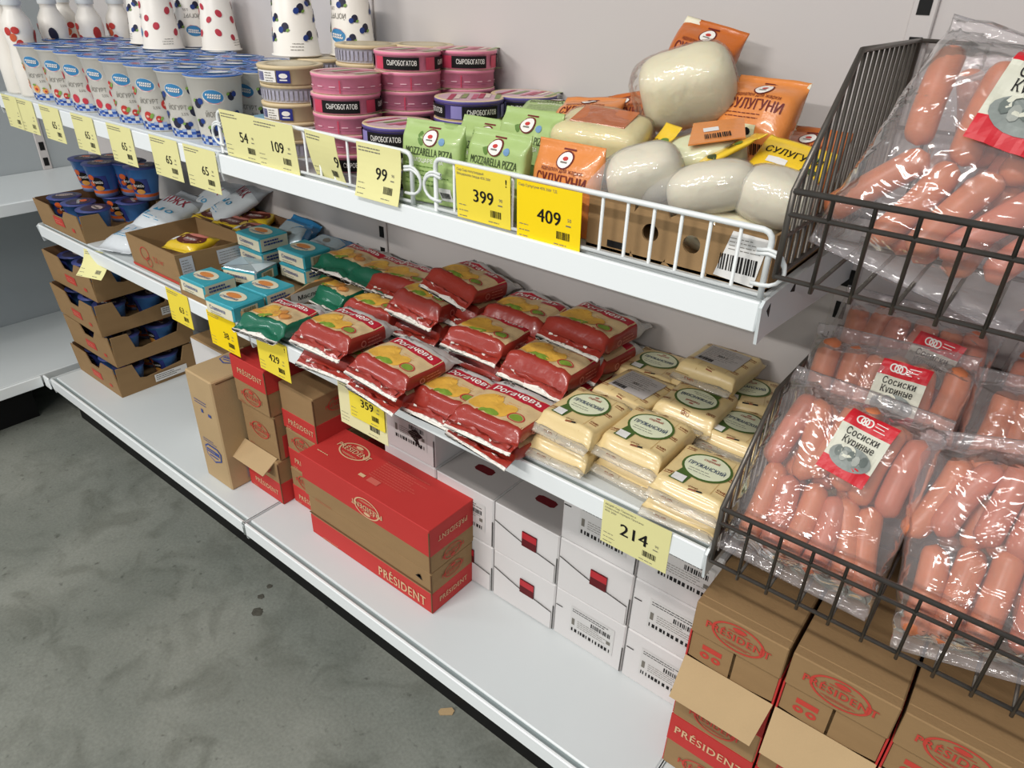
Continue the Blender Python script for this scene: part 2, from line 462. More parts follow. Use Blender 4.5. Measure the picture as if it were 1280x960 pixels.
# ---- shelves
RAILM = mat('#eff3f3', 0.28, 0.5, 0.02, 6, name='white_price_rail')
GROOVE = mat('#8f9a9a', 0.4, 0.4, 0.05, name='grey_groove')
def shelf(x0, x1, zt, D, label, lip=0.034, thick=0.03, brL=True, brR=True, cat='shelf', kick=False):
    root = empty('metal_shelf', ((x0 + x1) / 2, 0, zt)); tag(root, label, cat); h = (x1 - x0) / 2
    MB().box(-h + .003, -D + .016, -thick, h - .003, -.002, 0, WHITE, .0025).build('deck', root)
    MB().box(-h + .003, -D + .006, -.02, h - .003, -D + .017, -.0045, GROOVE).build('groove', root)
    MB().box(-h + .003, -D, -lip, h - .003, -D + .0065, .0, RAILM, .0015).build('price_rail', root)
    for sx, on in ((-1, brL), (1, brR)):
        if not on: continue
        b = MB()
        o = [(-.004, .002), (-D + .004, .002), (-D - .003, -.004), (-D + .004, -lip - .014), (-D + .03, -lip - .012), (-.004, -lip - .045)]
        b.plate(o, (h - .0025) * sx, (h + .001) * sx, WHITE, 'x')
        b.build('end_bracket', root)
        if sx == 1 and not kick:
            MB().plate([(-D + .014, -.012), (-D + .022, -.006), (-D + .024, -.022)], h + .001, h + .0016, BLACK, 'x').build('slot', root)
            MB().plate([(-D + .085, -.012), (-D + .098, -.004), (-D + .10, -.016)], h + .001, h + .0016, BLACK, 'x').build('slot', root)
    if kick:
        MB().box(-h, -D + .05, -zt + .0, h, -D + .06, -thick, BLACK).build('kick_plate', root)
    return root
shelf(-1, 0, ZB, DB, 'white base shelf under the stacked cartons of dessert cups', kick=True)
shelf(0, 1, ZB, DB, 'white base shelf under the large red carton', kick=True)
shelf(1, 2, ZB, DB, 'white base shelf under the brown cartons below the sausage basket', kick=True)
# small clips at the joint of the base rails
MB().box(-.005, -DB - .002, ZB - .034, .004, -DB + .004, ZB + .003, mat('#9aa09e', .35, .5, .2, 80, metal=.5), .002).build('rail_clip')
tag(bpy.data.objects['rail_clip'], 'small grey metal clip where two base shelf rails meet', 'clip')
shelf(-1, 0, ZM, DM, 'white middle shelf carrying butter and dessert cups')
shelf(0, 1, ZM, DM, 'white middle shelf carrying red and cream cheese packs')
shelf(-1, 0, ZT, DM, 'white top shelf carrying the yogurt cups')
shelf(0, 1, ZT, DM, 'white top shelf with wire guards along its front')
shelf(-1, 0, 1.62, .36, 'upper white shelf above the yogurts', brR=False)
shelf(0, 1, 1.62, .36, 'upper white shelf above the round cheese boxes', brR=False)
shelf(1, 2, 1.62, .36, 'upper white shelf above the sausage baskets')
def side_shelf(z, D, label, lip=.034, kick=False):
    root = empty('metal_shelf', (-1.5, -1.2, z)); tag(root, label, 'shelf')
    MB().box(.002, -1.1, -.03, D - .012, 1.195, 0, WHITE, .0025).build('deck', root)
    MB().box(D - .0065, -1.1, -lip, D, 1.195 if not kick else .72, 0, RAILM, .0015).build('price_rail', root)
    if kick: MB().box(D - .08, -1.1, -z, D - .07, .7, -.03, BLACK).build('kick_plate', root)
side_shelf(ZB, .462, 'empty white base shelf of the side shelving at far left', kick=True)
side_shelf(.645, .36, 'empty white middle shelf of the side shelving at far left')
MB().box(-1.038, -DB - .006, ZB - .036, -1.003, -DB + .0, ZB + .002, RAILM, .002).build('corner_bracket')
tag(bpy.data.objects['corner_bracket'], 'white bracket at the inside corner of the two base shelves', 'bracket')
# floor litter
MB().plate([(-.013, -.005), (.010, -.0095), (.0155, -.002), (.012, .006), (-.010, .0085), (-.0155, .003)], .0004, .0022, CARDL, 'z').build('cardboard_scrap', None, at(558, 890, 0.0), (0, 0, .9))
tag(bpy.data.objects['cardboard_scrap'], 'small scrap of brown cardboard lying on the concrete floor', 'litter')
STAIN = mat('#4c4a42', .8, .2, .55, 240, name='dark_dried_stain')
def blob(u, v, r, label):
    p = at(u, v, 0); rr = random.Random(int(u)); n = 18
    o = [(r * rr.uniform(.75, 1.1) * math.cos(6.283 * k / n) * 1.1, r * rr.uniform(.75, 1.1) * math.sin(6.283 * k / n)) for k in range(n)]
    inner = [(a * .62, b * .62) for a, b in o]
    mb = MB(); vs = [(a, b, .0006) for a, b in o] + [(a, b, .0012) for a, b in inner]
    mb.add(vs, [(k, (k + 1) % n, n + (k + 1) % n, n + k) for k in range(n)] + [tuple(n + k for k in range(n))], STAIN)
    mb.build('floor_stain', None, (p.x, p.y, 0)); tag(bpy.data.objects['floor_stain'] if False else COL.objects[-1], label, 'stain')
blob(322, 765, .0125, 'dark round dried stain on the concrete, largest of three in a row')
blob(326, 746, .008, 'dark dried stain on the concrete, middle one of three in a row')
blob(337, 733, .007, 'faint dried stain on the concrete nearest the base shelf, third in a row')
# ================================================================= wire guards on the top shelf
def guard(x0, x1, label):
    root = empty('wire_guard', (x0, -DM + .011, ZT)); tag(root, label, 'wire guard'); L = x1 - x0; h = .072; r = .0026
    rr = .01
    top = [(0, 0, .001), (0, 0, h - rr)] + [(rr - rr * math.cos(t), 0, h - rr + rr * math.sin(t)) for t in (.5, 1.0, 1.57)]
    top += [(L - rr + rr * math.sin(t), 0, h - rr + rr * math.cos(t)) for t in (0, .57, 1.07, 1.57)] + [(L, 0, .001)]
    MB().tube(top, .0034, WIREW, 8).build('top_rail', root)
    MB().tube([(0, 0, .004), (L, 0, .004)], r, WIREW).build('bottom_rail', root)
    n = int(round(L / .0335)); first = None
    for i in range(1, n):
        if first is None: first = MB().tube([(0, 0, .002), (0, 0, h)], .0021, WIREW).build('upright_wire', root); o = first
        else: o = first.copy(); COL.objects.link(o); o.parent = root
        o.location = (L * i / n, .001, 0)
    for sx, bx in ((-1, 0), (1, L)):
        for dz_ in (0, .0045):
            pts = [(bx - sx * .012, -.003, .052 - dz_)] + [(bx + sx * .0 + sx * .02 * math.sin(t), -.003 , .035 - dz_ * .4 + (.019 - dz_ * .5) * math.cos(t)) for t in [k * math.pi / 8 for k in range(9)]] + [(bx - sx * .012, -.003, .016)]
            MB().tube(pts, .0022, WIREW).build('end_hook', root)
    return root
guard(.004, .482, 'white wire guard in front of the round cheese boxes')
guard(.528, .992, 'white wire guard in front of the green and orange packs')
# ================================================================= wire baskets
def basket(x0, L, zb, label):
    root = empty('wire_basket', (x0, 0, zb)); tag(root, label, 'wire basket')
    yf, yk, yb = -.378, -.262, -.012; hf, hb = .085, .20; R = .0032; r = .0022
    side = [(yb, 0), (yb, hb), (yk, hb), (yf, hf), (yf, 0)]
    for sx in (0, L):
        MB().tube([(sx, y, z) for y, z in side] + [(sx, yb, 0)], R, WIREG, 8).build('side_frame', root)
    for z, rad in ((hf, R), (hf - .022, .0026), (0, .0026)): MB().tube([(0, yf, z), (L, yf, z)], rad, WIREG, 8).build('front_rail', root)
    for z in (hb, hb * .5, 0): MB().tube([(0, yb, z), (L, yb, z)], .0026, WIREG).build('back_rail', root)
    MB().tube([(0, -.20, -.004), (L, -.20, -.004)], .0026, WIREG).build('cross_rail', root)
    MB().tube([(0, yf + .004, hf - .045), (0, yb, hf - .045)], .0026, WIREG).build('side_rail', root)
    n = int(L / .036); wv = MB().tube([(0, yf, hf), (0, yf - .001, -.008), (0, yf + .004, -.003), (0, yb, -.003), (0, yb, hb)], r, WIREG)
    first = None
    for i in range(1, n):
        if first is None: o = first = wv.build('floor_wire', root)
        else: o = first.copy(); COL.objects.link(o); o.parent = root
        o.location = (i * L / n, 0, 0)
    m = 17
    for i in range(1, m):
        y = yb + (yf - yb) * i / m
        z = hb if y > yk else hf + (hb - hf) * (y - yf) / (yk - yf)
        MB().tube([(0, y, 0), (0, y, z)], r, WIREG).build('side_wire', root)
    return root
basket(1.006, .70, .985, 'upper grey wire basket holding sausage bags at the right')
basket(1.006, .70, .603, 'lower grey wire basket heaped with sausage bags')
# ================================================================= price tags
def price_tag(x, ztop, y, w, h, pm, num, cents, label, kind='tag', tilt=0.0, rotz=0.0, header=None, bang=False, curl=0.0, numh=.0175, numx=.70, blank=False, left=False, small=None):
    root = empty('price_tag', (x, y, ztop), (tilt, 0, rotz)); tag(root, label, 'price tag')
    mb = MB(); n = 8; rings = []
    def bend(a, b): return -curl * ((-b) / h) ** 2
    for j in range(n + 1):
        b = -h * j / n; yo = bend(0, b)
        rings.append([(0, yo, b), (w, yo, b), (w, yo - .0006, b), (0, yo - .0006, b)])
    mb.loft(rings, pm, smooth=False); paper = mb.build('paper', root)
    if blank: return root
    d = Dec(lambda a, b, o: (a, bend(a, b) - .0006 - o * .5, b))
    if header:
        for i, s in enumerate(header): d.text(s, .003, -.0065 - i * .0055, .0032, GREYINK, align='l', w=min(w * .86, len(s) * .0024))
    else: d.lines(.004, -.007, w * .55, 2, .0045, .0016, seed=int(x * 999) % 97)
    if num: d.text(num, w * numx, -h * .62, numh, INK, align='r', bold=.012)
    if cents: d.text(cents, w * .83, -h * .52, .0042, GREYINK, align='c'); d.lines(w * .78, -h * .60, w * .12, 1, .003, .0016)
    d.bars(w * .64, -h * .84, w * .2, h * .13, GREYINK if h < .07 else INK, seed=int(abs(x) * 700))
    d.lines(.004, -h * .74, w * .2, 3, .0075, .001, seed=3); d.lines(w * .6, -h * .94, w * .28, 1, .004, .0011)
    if bang: d.text('!', w * .93, -.0155, .010, INK, bold=.01)
    d.build('print', paper)
    return root
YT = -DM - .0016
G65 = 'pale yellow price tag on the yogurt shelf rail, '
for i, (xa, where) in enumerate(((-.962, 'leftmost, cut by the picture edge'), (-.872, 'second from the left'), (-.742, 'third from the left'), (-.577, 'fourth from the left'), (-.412, 'fifth from the left'), (-.236, 'second from the wire guard'), (-.112, 'nearest the wire guard'))):
    price_tag(xa, ZT + .003, YT, .092 if i < 2 else (.103 if i < 6 else .108), .077, PALEY, '65' if i > 1 else '', '90', G65 + where, numh=.0165, small=1)
YG = -DM + .0045
price_tag(.022, ZT + .078, YG, .104, .078, PALEY, '54', '90', 'pale yellow price tag reading 54 at the left end of the wire guard', tilt=.06)
price_tag(.120, ZT + .0765, YG - .0014, .108, .078, PALEY, '109', '90', 'pale yellow price tag reading 109 on the wire guard', tilt=.06)
price_tag(.256, ZT + .075, YG, .082, .076, PALEY, '9', '', 'pale yellow price tag showing a nine, between tags 109 and 99', tilt=.05, rotz=-.1, curl=-.012, numx=.98)
price_tag(.376, ZT + .074, YG, .092, .076, PALEY, '99', '90', 'curled pale yellow price tag reading 99 on the wire guard', tilt=.05, curl=.014)
price_tag(.570, ZT + .072, YG, .092, .070, YEL, '399', '90', 'yellow price tag reading 399 in front of the green packs', tilt=.06, header=('Сыр Сыр полутвердый', 'Моцарелла пицца 45% 350г'), bang=True, numh=.017)
price_tag(.674, ZT + .071, YG - .0015, .096, .074, YEL2, '409', '50', 'bright yellow price tag reading 409 in front of the orange pack', tilt=.05, header=('Сыр Сулугуни 45% 350г ТД',), numh=.017)
YM = -DM - .0016
price_tag(-.315, ZM + .003, YM, .092, .080, YEL, '63', '90', 'yellow price tag reading 63 below the open butter carton', numh=.015)
price_tag(-.150, ZM - .004, YM, .106, .080, YEL2, '38', '90', 'bright yellow price tag reading 38 below the teal butter packs', numh=.015)
price_tag(.028, ZM + .0, YM, .102, .082, YEL, '429', '90', 'yellow price tag reading 429 below the green cheese pack', bang=True, numh=.0165)
price_tag(.278, ZM - .012, YM, .128, .095, mat('#e9dfae', .6, .25, .03), '', '', 'large pale price card tucked behind the yellow 359 tag', tilt=0)
price_tag(.312, ZM + .002, YM - .003, .092, .080, YEL, '359', '90', 'yellow price tag reading 359 in front of a paler card', bang=True, numh=.0165)
price_tag(.846, ZM + .005, YM, .104, .076, PALEY, '214', '90', 'pale yellow price tag reading 214 under the cream cheese packs', tilt=.04, header=('АКЦИЯ Сыр Пармезан и', 'сливочный порядок Пружаны', '45% 200г'), numh=.021)
price_tag(-.715, ZM - .002, YM - .001, .085, .062, PALEY, '', '', 'crumpled pale price tag hanging under the dessert cup tray', rotz=.30, curl=.035, tilt=-.1)
# ================================================================= cartons on the base shelf
REDINK = mat('#c2453a', .65, .25, .08, 60, name='red_stamp_ink')
CREAMI = mat('#d8b48c', .65, .25, .06, 60, name='tan_print_on_red')
BLUEI = mat('#44548f', .65, .25, .1, 60, name='blue_stamp_ink')
def oval_logo(d, cx, cy, s, m, flip=False, l=2):
    d.T = (cx, cy, math.pi if flip else 0, 1)
    d.ell(0, 0, .032 * s, .020 * s, m, l, 28, hole=.90)
    d.ell(0, .0125 * s, .0085 * s, .0032 * s, m, l, 12)
    d.rect(-.013 * s, .0078 * s, .013 * s, .0086 * s, m, l)
    d.text('PRÉSIDENT', 0, -.005 * s, .0105 * s, m, l + 1, w=.078 * s, bold=.016, serif=True)
    d.rect(-.018 * s, -.0115 * s, .018 * s, -.0108 * s, m, l); d.rect(-.013 * s, -.0135 * s, .013 * s, -.0128 * s, m, l)
    d.T = (0, 0, 0, 1)
def carton(x, y, z, w, d, h, red, label, logo_flip=False, band=.5, redtop=None, front='both', rot=0.0, side=True, lflip=False, seed=1):
    """two-colour carton; red = 'low' | 'top' | None says where the printed red half is"""
    root = empty('cheese_carton', (x, y, z), (0, 0, rot)); tag(root, label, 'carton')
    bd = MB().box(0, 0, 0, w, d, h, CARD, .002).build('body', root)
    hb = h * band
    r0, r1 = (0, hb) if red == 'low' else ((h - hb), h) if red == 'top' else (0, 0)
    if red:
        MB().box(-.0007, -.0007, r0 + (.0005 if red == 'low' else 0), w + .0007, d - .002, r1 + (.0008 if red == 'top' else 0), REDP, .001, mt=({'+z': redtop} if redtop else None)).build('red_band', root)
    f = Dec(flat_y(-.0009))
    bz = (r0 + r1) / 2; brz = hb + (h - hb) / 2 if red == 'low' else (h - hb) / 2
    fl = math.pi if lflip else 0
    if red:
        if front in ('both', 'text'): f.text('PRÉSIDENT', w * .55, bz - .007 if not lflip else bz + .007, .013, CREAMI, 2, w=min(.09, w * .75), bold=.008, serif=True, rot=fl)
    if front in ('both', 'oval') : oval_logo(f, w * .5, brz if red else h / 2, min(1.0, w / .1), REDINK, logo_flip)
    f.lines(w * .1, h * .06, w * .2, 2, .004, .0008, m=CREAMI if red == 'low' else REDINK)
    f.build('print', bd)
    if side:
        s = Dec(flat_x(w + .0009))
        if red: s.text('PRÉSIDENT', d * .5, bz - .006 if not lflip else bz + .006, .012, CREAMI, 2, w=min(.08, d * .75), bold=.008, serif=True, rot=fl)
        oval_logo(s, min(.06, d * .5), brz if red else h / 2, .8, REDINK, logo_flip)
        s.build('side_print', bd)
    # closing edges of the flaps
    e = MB(); e.box(w - .0012, -.0016, .004, w + .0012, -.0002, h - .004, CARDD); e.build('flap_edge', bd)
    return root
# narrow stack of three beside the blue-marked box
carton(-.113, -.372, ZB, .128, .34, .118, 'low', 'red-and-brown cheese carton at the foot of the narrow three-carton stack', front='both')
c2 = carton(-.110, -.362, ZB + .119, .126, .33, .117, None, 'brown cheese carton with an open flap, middle of the narrow stack', front='oval', side=False)
MB().box(.1265, .012, .004, .1275, .33, .062, REDP).build('red_band', c2)
fl = MB(); fl.plate([(-.02, 0), (.115, 0), (.108, .05), (-.012, .05)], 0, .0025, CARDL, 'z'); fo = fl.build('open_flap', c2, (0, -.002, .004), (-2.45, 0, 0))
carton(-.106, -.37, ZB + .238, .124, .34, .116, 'top', 'red-topped cheese carton, uppermost of the narrow stack', front='both')
# second stack behind the large carton
carton(.022, -.345, ZB, .116, .33, .10, 'low', 'brown cheese carton at the foot of the stack left of the large red carton', side=False)
carton(.024, -.343, ZB + .101, .114, .33, .105, 'low', 'brown cheese carton, middle of the stack left of the large red carton', side=False)
c = carton(.022, -.343, ZB + .208, .116, .33, .113, 'low', 'brown cheese carton with a red lower band, uppermost left of the large red carton', front='text', band=.42)
# large two-carton pile
b1 = carton(.142, -.386, ZB, .366, .118, .105, 'low', 'long brown and red cheese carton, the lower of the large pair', front=None, band=.5)
d = Dec(flat_y(-.0009)); d.text('PRÉSIDENT', .283, .012, .024, CREAMI, 2, w=.135, bold=.012, serif=True)
d.ell(.335, .084, .005, .0035, INK, 2, 8); d.poly([(.325, .08), (.343, .076), (.337, .089)], INK, 2); d.build('print', b1)
MB().box(0, -.0022, .058, .366, -.0004, .0605, CARDD).build('fold_edge', b1)
b2 = carton(.135, -.388, ZB + .106, .374, .123, .106, 'top', 'long cheese carton with an upside-down red top, upper of the large pair', front=None, band=.60, lflip=True, logo_flip=True)
d = Dec(flat_y(-.0009)); d2 = CREAMI
oval_logo(d, .205, .068, 1.15, CREAMI, True); d.build('print', b2)
t = Dec(flat_z(.1071)); oval_logo(t, .085, .075, 1.25, CREAMI, False)
t.lines(.02, .03, .05, 1, .004, .002, m=CREAMI)
for i in range(9): t.lines(.165 , .095 - i * .0065, .125, 1, .004, .0022, m=mat('#c8584c', .62, .3, .06), seed=i)
t.rect(.15, .028, .166, .036, CREAMI, 2); t.rect(.176, .026, .206, .04, mat('#cc6558', .62, .3, .06), 2); t.build('top_print', b2)
# tall narrow box with blue marks
bx = empty('tall_carton', (-.225, -.42, ZB)); tag(bx, 'tall plain brown carton with blue print beside the narrow stack', 'carton')
MB().box(0, 0, 0, .105, .15, .295, CARDL, .003).build('body', bx)
f = Dec(flat_y(-.0004))
def shield(d, cx, cy, s):
    d.poly([(cx + s * a, cy + s * b) for a, b in ((-.034, .012), (-.02, .022), (.02, .022), (.034, .012), (.030, -.012), (0, -.026), (-.030, -.012))], BLUEI, 2)
    d.poly([(cx + s * a, cy + s * b) for a, b in ((-.030, .010), (-.018, .018), (.018, .018), (.030, .010), (.026, -.010), (0, -.021), (-.026, -.010))], CARDL, 3)
    d.rect(cx - .026 * s, cy - .001 * s, cx + .026 * s, cy + .010 * s, BLUEI, 4); d.lines(cx - .022 * s, cy + .004 * s, .044 * s, 1, .004, .002, m=CARDL, l=5)
    d.rect(cx - .018 * s, cy - .010 * s, cx + .018 * s, cy - .006 * s, BLUEI, 4)
shield(f, .055, .085, 1.0); f.lines(.02, .118, .06, 2, .006, .0018, m=BLUEI); f.lines(.018, .225, .07, 2, .007, .0022, m=BLUEI); f.rect(.04, .196, .048, .206, BLUEI, 2); f.rect(.068, .194, .08, .202, BLUEI, 2)
f.build('print', bx)
t = Dec(flat_z(.2954)); t.T = (.04, .09, .2, 1); shield(t, 0, 0, .8); t.build('top_print', bx)
s = Dec(flat_x(.1054)); s.rect(.045, .015, .10, .085, mat('#a98d86', .7, .2, .1), 1)
for i in range(6): s.lines(.05, .075 - i * .010, .045, 1, .004, .003, m=BLUEI, seed=i)
s.build('side_print', bx)
MB().box(.1045, .012, .286, .1058, .13, .2885, CARDD).build('flap_edge', bx)
# white-faced carton standing behind the dessert trays
gx = empty('white_carton', (-.42, -.30, ZB)); tag(gx, 'white-faced carton standing between the dessert trays and the red stack', 'carton')
MB().box(0, 0, 0, .15, .2, .27, CARD, .003, mt={'-y': WCARD, '+z': CARD}).build('body', gx)
f = Dec(flat_y(-.0004)); f.lines(.05, .19, .05, 2, .006, .0016); f.lines(.06, .15, .006, 6, .008, .004, m=REDINK); f.build('print', gx)
# ---- white cartons with hand holes
HOLE = mat('#5c1016', .6, .3, .3, 120, name='red_contents_in_hole')
EDGE = mat('#4a4846', .7, .2, .1, name='dark_board_edge')
def white_carton(x, z, w, kind, label, h=.117, y=-.268, dpt=.255):
    root = empty('white_carton', (x, y, z)); tag(root, label, 'carton')
    MB().box(.0008, 0, 0, w - .0008, dpt, h, WCARD, .0025).build('body', root)
    rr = random.Random(int(x * 1000 + z * 777))
    if kind == 'hole':
        k = .058
        MB().plate([(.004, .003), (w - .006, .003), (w - .006, .046), (w * .72, .052), (w * .5, .056), (w * .25, .066), (.004, .076)], -.0022, -.0003, WCARD).build('front_panel', root)
        MB().plate([(.004, .0755), (w * .25, .0655), (w * .5, .0555), (w * .72, .0515), (w - .006, .0455), (w - .006, .0475), (w * .72, .0535), (w * .5, .0575), (w * .25, .0675), (.004, .0775)], -.0024, -.0018, EDGE).build('panel_edge', root)
        MB().box(w * .46, -.003, .052, w * .68, -.0015, .086, HOLE, mt={}).build('hand_hole', root)
        MB().box(w * .46, -.0032, .070, w * .68, -.0028, .0845, mat('#b3202a', .4, .4, .15, 90)).build('red_contents', root)
    else:
        d = Dec(flat_y(-.0004))
        lx, lz = w * .27, h * .74
        d.rect(lx - .004, lz - .058, lx + .088, lz + .006, mat('#cfcdca', .6, .3, .03), 1)
        d.lines(lx, lz, .08, 2, .005, .0016, m=INK, seed=rr.randrange(99)); d.bars(lx + .04, lz - .02, .04, .010, INK, seed=rr.randrange(99))
        d.lines(lx + .012, lz - .024, .066, 4, .0048, .0011, m=GREYINK, seed=rr.randrange(99))
        d.rect(lx, lz - .038, lx + .006, lz - .022, GREYINK, 2); d.bars(lx, lz - .054, .082, .008, INK, seed=rr.randrange(99))
        d.rect(lx + .074, lz - .036, lx + .082, lz - .028, GREYINK, 2, 1, 1)
        d.rect(.004, .075, .018, .0772, INK, 2); d.build('printed_label', root)
    # corner slit and torn perforation
    MB().box(w - .0035, -.0012, .004, w - .0015, -.0002, h * .55, EDGE).build('corner_slit', root)
    return root
W = .149
cols = {0: .412, 1: .562, 2: .711, 3: .861}
white_carton(.262, ZB, W, 'hole', 'white carton on the base shelf, hidden behind the large red carton'); white_carton(.262, ZB + .118, W, 'hole', 'white carton in the middle row behind the large red carton')
tb = white_carton(.262, ZB + .236, W, 'plain', 'torn white carton high behind the large red carton')
MB().plate([(.075, .058), (.098, .072), (.118, .060), (.104, .050), (.112, .030)], -.0012, -.0005, BLACK).build('tear', tb)
white_carton(cols[0], ZB, W, 'hole', 'white carton behind the right end of the large red carton, lower'); top0 = white_carton(cols[0], ZB + .118, W, 'plain', 'white carton behind the large red carton, with a red hand hole on top')
white_carton(cols[1], ZB, W, 'hole', 'white carton with a red hand hole, lower of the two beside the large red carton'); top1 = white_carton(cols[1], ZB + .118, W, 'hole', 'white carton with a red hand hole, upper of the two beside the large red carton')
GTOP = mat('#a9a4a1', .6, .3, .03, 8, name='grey_board_top')
for r_ in (top0, top1):
    MB().box(.002, .0005, .1165, W - .002, .25, .1176, GTOP, .0005).build('lid', r_)
    o = [(-.022 + .0, -.006), (-.016, -.010), (.016, -.010), (.022, -.006), (.022, .006), (.014, .010), (-.014, .010), (-.022, .006)]
    MB().plate([(W * .5 + a, .062 + b) for a, b in o], .1177, .1180, HOLE, 'z').build('hand_hole', r_)
white_carton(cols[2], ZB, W, 'label', 'white carton with a barcode label at the foot of the third column'); white_carton(cols[2], ZB + .118, W, 'hole', 'white carton with a red hand hole between two labelled cartons'); white_carton(cols[2], ZB + .236, W, 'label', 'white carton with a barcode label just left of the 214 tag')
for i, k in enumerate(('foot', 'middle', 'top')):
    white_carton(cols[3], ZB + .118 * i, .134, 'label', 'white carton with a barcode label, %s of the column next to the brown cartons' % k)
# ---- brown cartons under the lower basket
def open_carton(x, z, w, label, open_front=True, y=-.366, h=.1185, big=True):
    root = empty('cheese_carton', (x, y, z)); tag(root, label, 'carton')
    MB().box(.001, .014 if open_front else 0, 0, w - .001, .34, h, CARD, .002).build('body', root)
    MB().box(w - .0022, .002, 0, w + .0002, .3, h * .52, REDP).build('red_band', root); MB().box(-.0002, .002, 0, .0022, .3, h * .52, REDP).build('red_band', root)
    if open_front:
        MB().box(.001, 0, h * .52, w - .001, .016, h - .0005, CARD, .0015).build('front_flap', root)
        d = Dec(flat_y(-.0004)); oval_logo(d, w * .5, h * .77, 1.15, REDINK); d.build('print', root)
        for s_ in (0, 1):
            a, b = (.003, w * .49) if s_ == 0 else (w * .52, w - .003)
            MB().plate([(a, .012), (b, .006) if s_ == 0 else (b, .012), (b, h * .52), (a, h * .52)] if s_ == 0 else [(a, .006), (b, .012), (b, h * .52), (a, h * .52)], .004, .007, CARD).build('inner_flap', root)
        d = Dec(flat_y(.0038)); d.rect(w * .16, .036, w * .38, .045, REDINK); d.ell(w * .2, .026, .007, .006, REDINK, 1, 10, hole=.4); d.ell(w * .33, .026, .007, .006, REDINK, 1, 10, hole=.4); d.build('stamp', root)
        f_ = MB(); f_.plate([(.0, 0), (w, 0), (w - .006, -.062), (.004, -.062)], 0, .0028, CARDL, 'z'); f_.build('lower_flap', root, (0, .004, .008), (.75, 0, 0))
    else:
        MB().box(.0, -.0006, h * .5, w, .002, h - .001, REDP).build('red_band', root)
        d = Dec(flat_y(-.001)); d.text('PRÉSIDENT', w * .5, h * .70, .015, CREAMI, 2, w=w * .85, bold=.01, serif=True); oval_logo(d, w * .5, h * .24, 1.0, REDINK); d.build('print', root)
    return root
wds = [.996, 1.127, 1.257, 1.388]
nm = ['nearest the white cartons', 'second from the white cartons', 'third from the white cartons', 'fourth from the white cartons']
for i, x in enumerate(wds):
    for j in range(3):
        open_carton(x, ZB + .1185 * j, .1275, 'brown cheese carton %s, %s of its stack under the basket' % (nm[i], ('foot', 'middle', 'top')[j]), j == 2)
# ================================================================= dessert trays and cups
CUPB = mat('#4a82c4', .35, .5, .12, 40, coat=.3, name='blue_cup_print'); NAVY = mat('#3c4580', .4, .5, .15, 50, name='navy_lid')
ORG = mat('#d9652f', .45, .4, .1, name='orange_print'); APR = mat('#e2a04a', .45, .4, .1, name='apricot_print'); LAV = mat('#7f8fb6', .4, .4, .1)
def dessert_cup(kind):
    h, rb, rt = (.068, .029, .040) if kind < 2 else (.086, .028, .043)
    mb = MB(); mb.lathe([(0, 0), (rb, 0), (rb + .0015, .010), (rb + .002, .018), (rt, h), (rt + .003, h), (rt + .003, h + .002), (0, h + .002)], CUPB, 22, [LAV, LAV, ORG, CUPB, CUPB, NAVY, NAVY])
    o = mb.build('dessert_cup')
    d = Dec(cyl(lambda b: rb + .002 + (rt - rb - .002) * max(0, (b - .018)) / (h - .018)))
    d.rect(-.026, .022, .026, .060, mat('#343f85', .4, .4, .1), 1, 8, 1)
    d.ell(0, .042, .0155, .0145, INK, 2, 16); d.ell(-.014, .055, .009, .008, ORG, 2, 12); d.ell(-.015, .037, .008, .007, ORG, 2, 12); d.ell(.002, .026, .011, .007, APR, 3, 12)
    d.text('fruttis', .001, .039, .009, WTXT, 4, w=.026, bold=.012); d.build('print', o)
    t = Dec(flat_z(h + .0022)); t.ell(0, 0, .030, .030, mat('#2d2740', .4, .4, .15), 1, 18)
    if kind == 1: t.ell(.0, .01, .022, .012, mat('#b9a7a0', .4, .4, .2), 2, 14); t.text('fruttis', 0, .004, .008, INK, 3, w=.034, bold=.01)
    else: t.ell(-.008, .012, .012, .009, ORG, 2, 12); t.ell(.012, -.008, .012, .010, mat('#3a2a5e', .4, .4, .15), 2, 12); t.text('fruttis', 0, -.003, .010, WTXT, 3, w=.040, bold=.01)
    t.build('lid_print', o)
    return o
DC = [dessert_cup(0), dessert_cup(1), dessert_cup(2)]
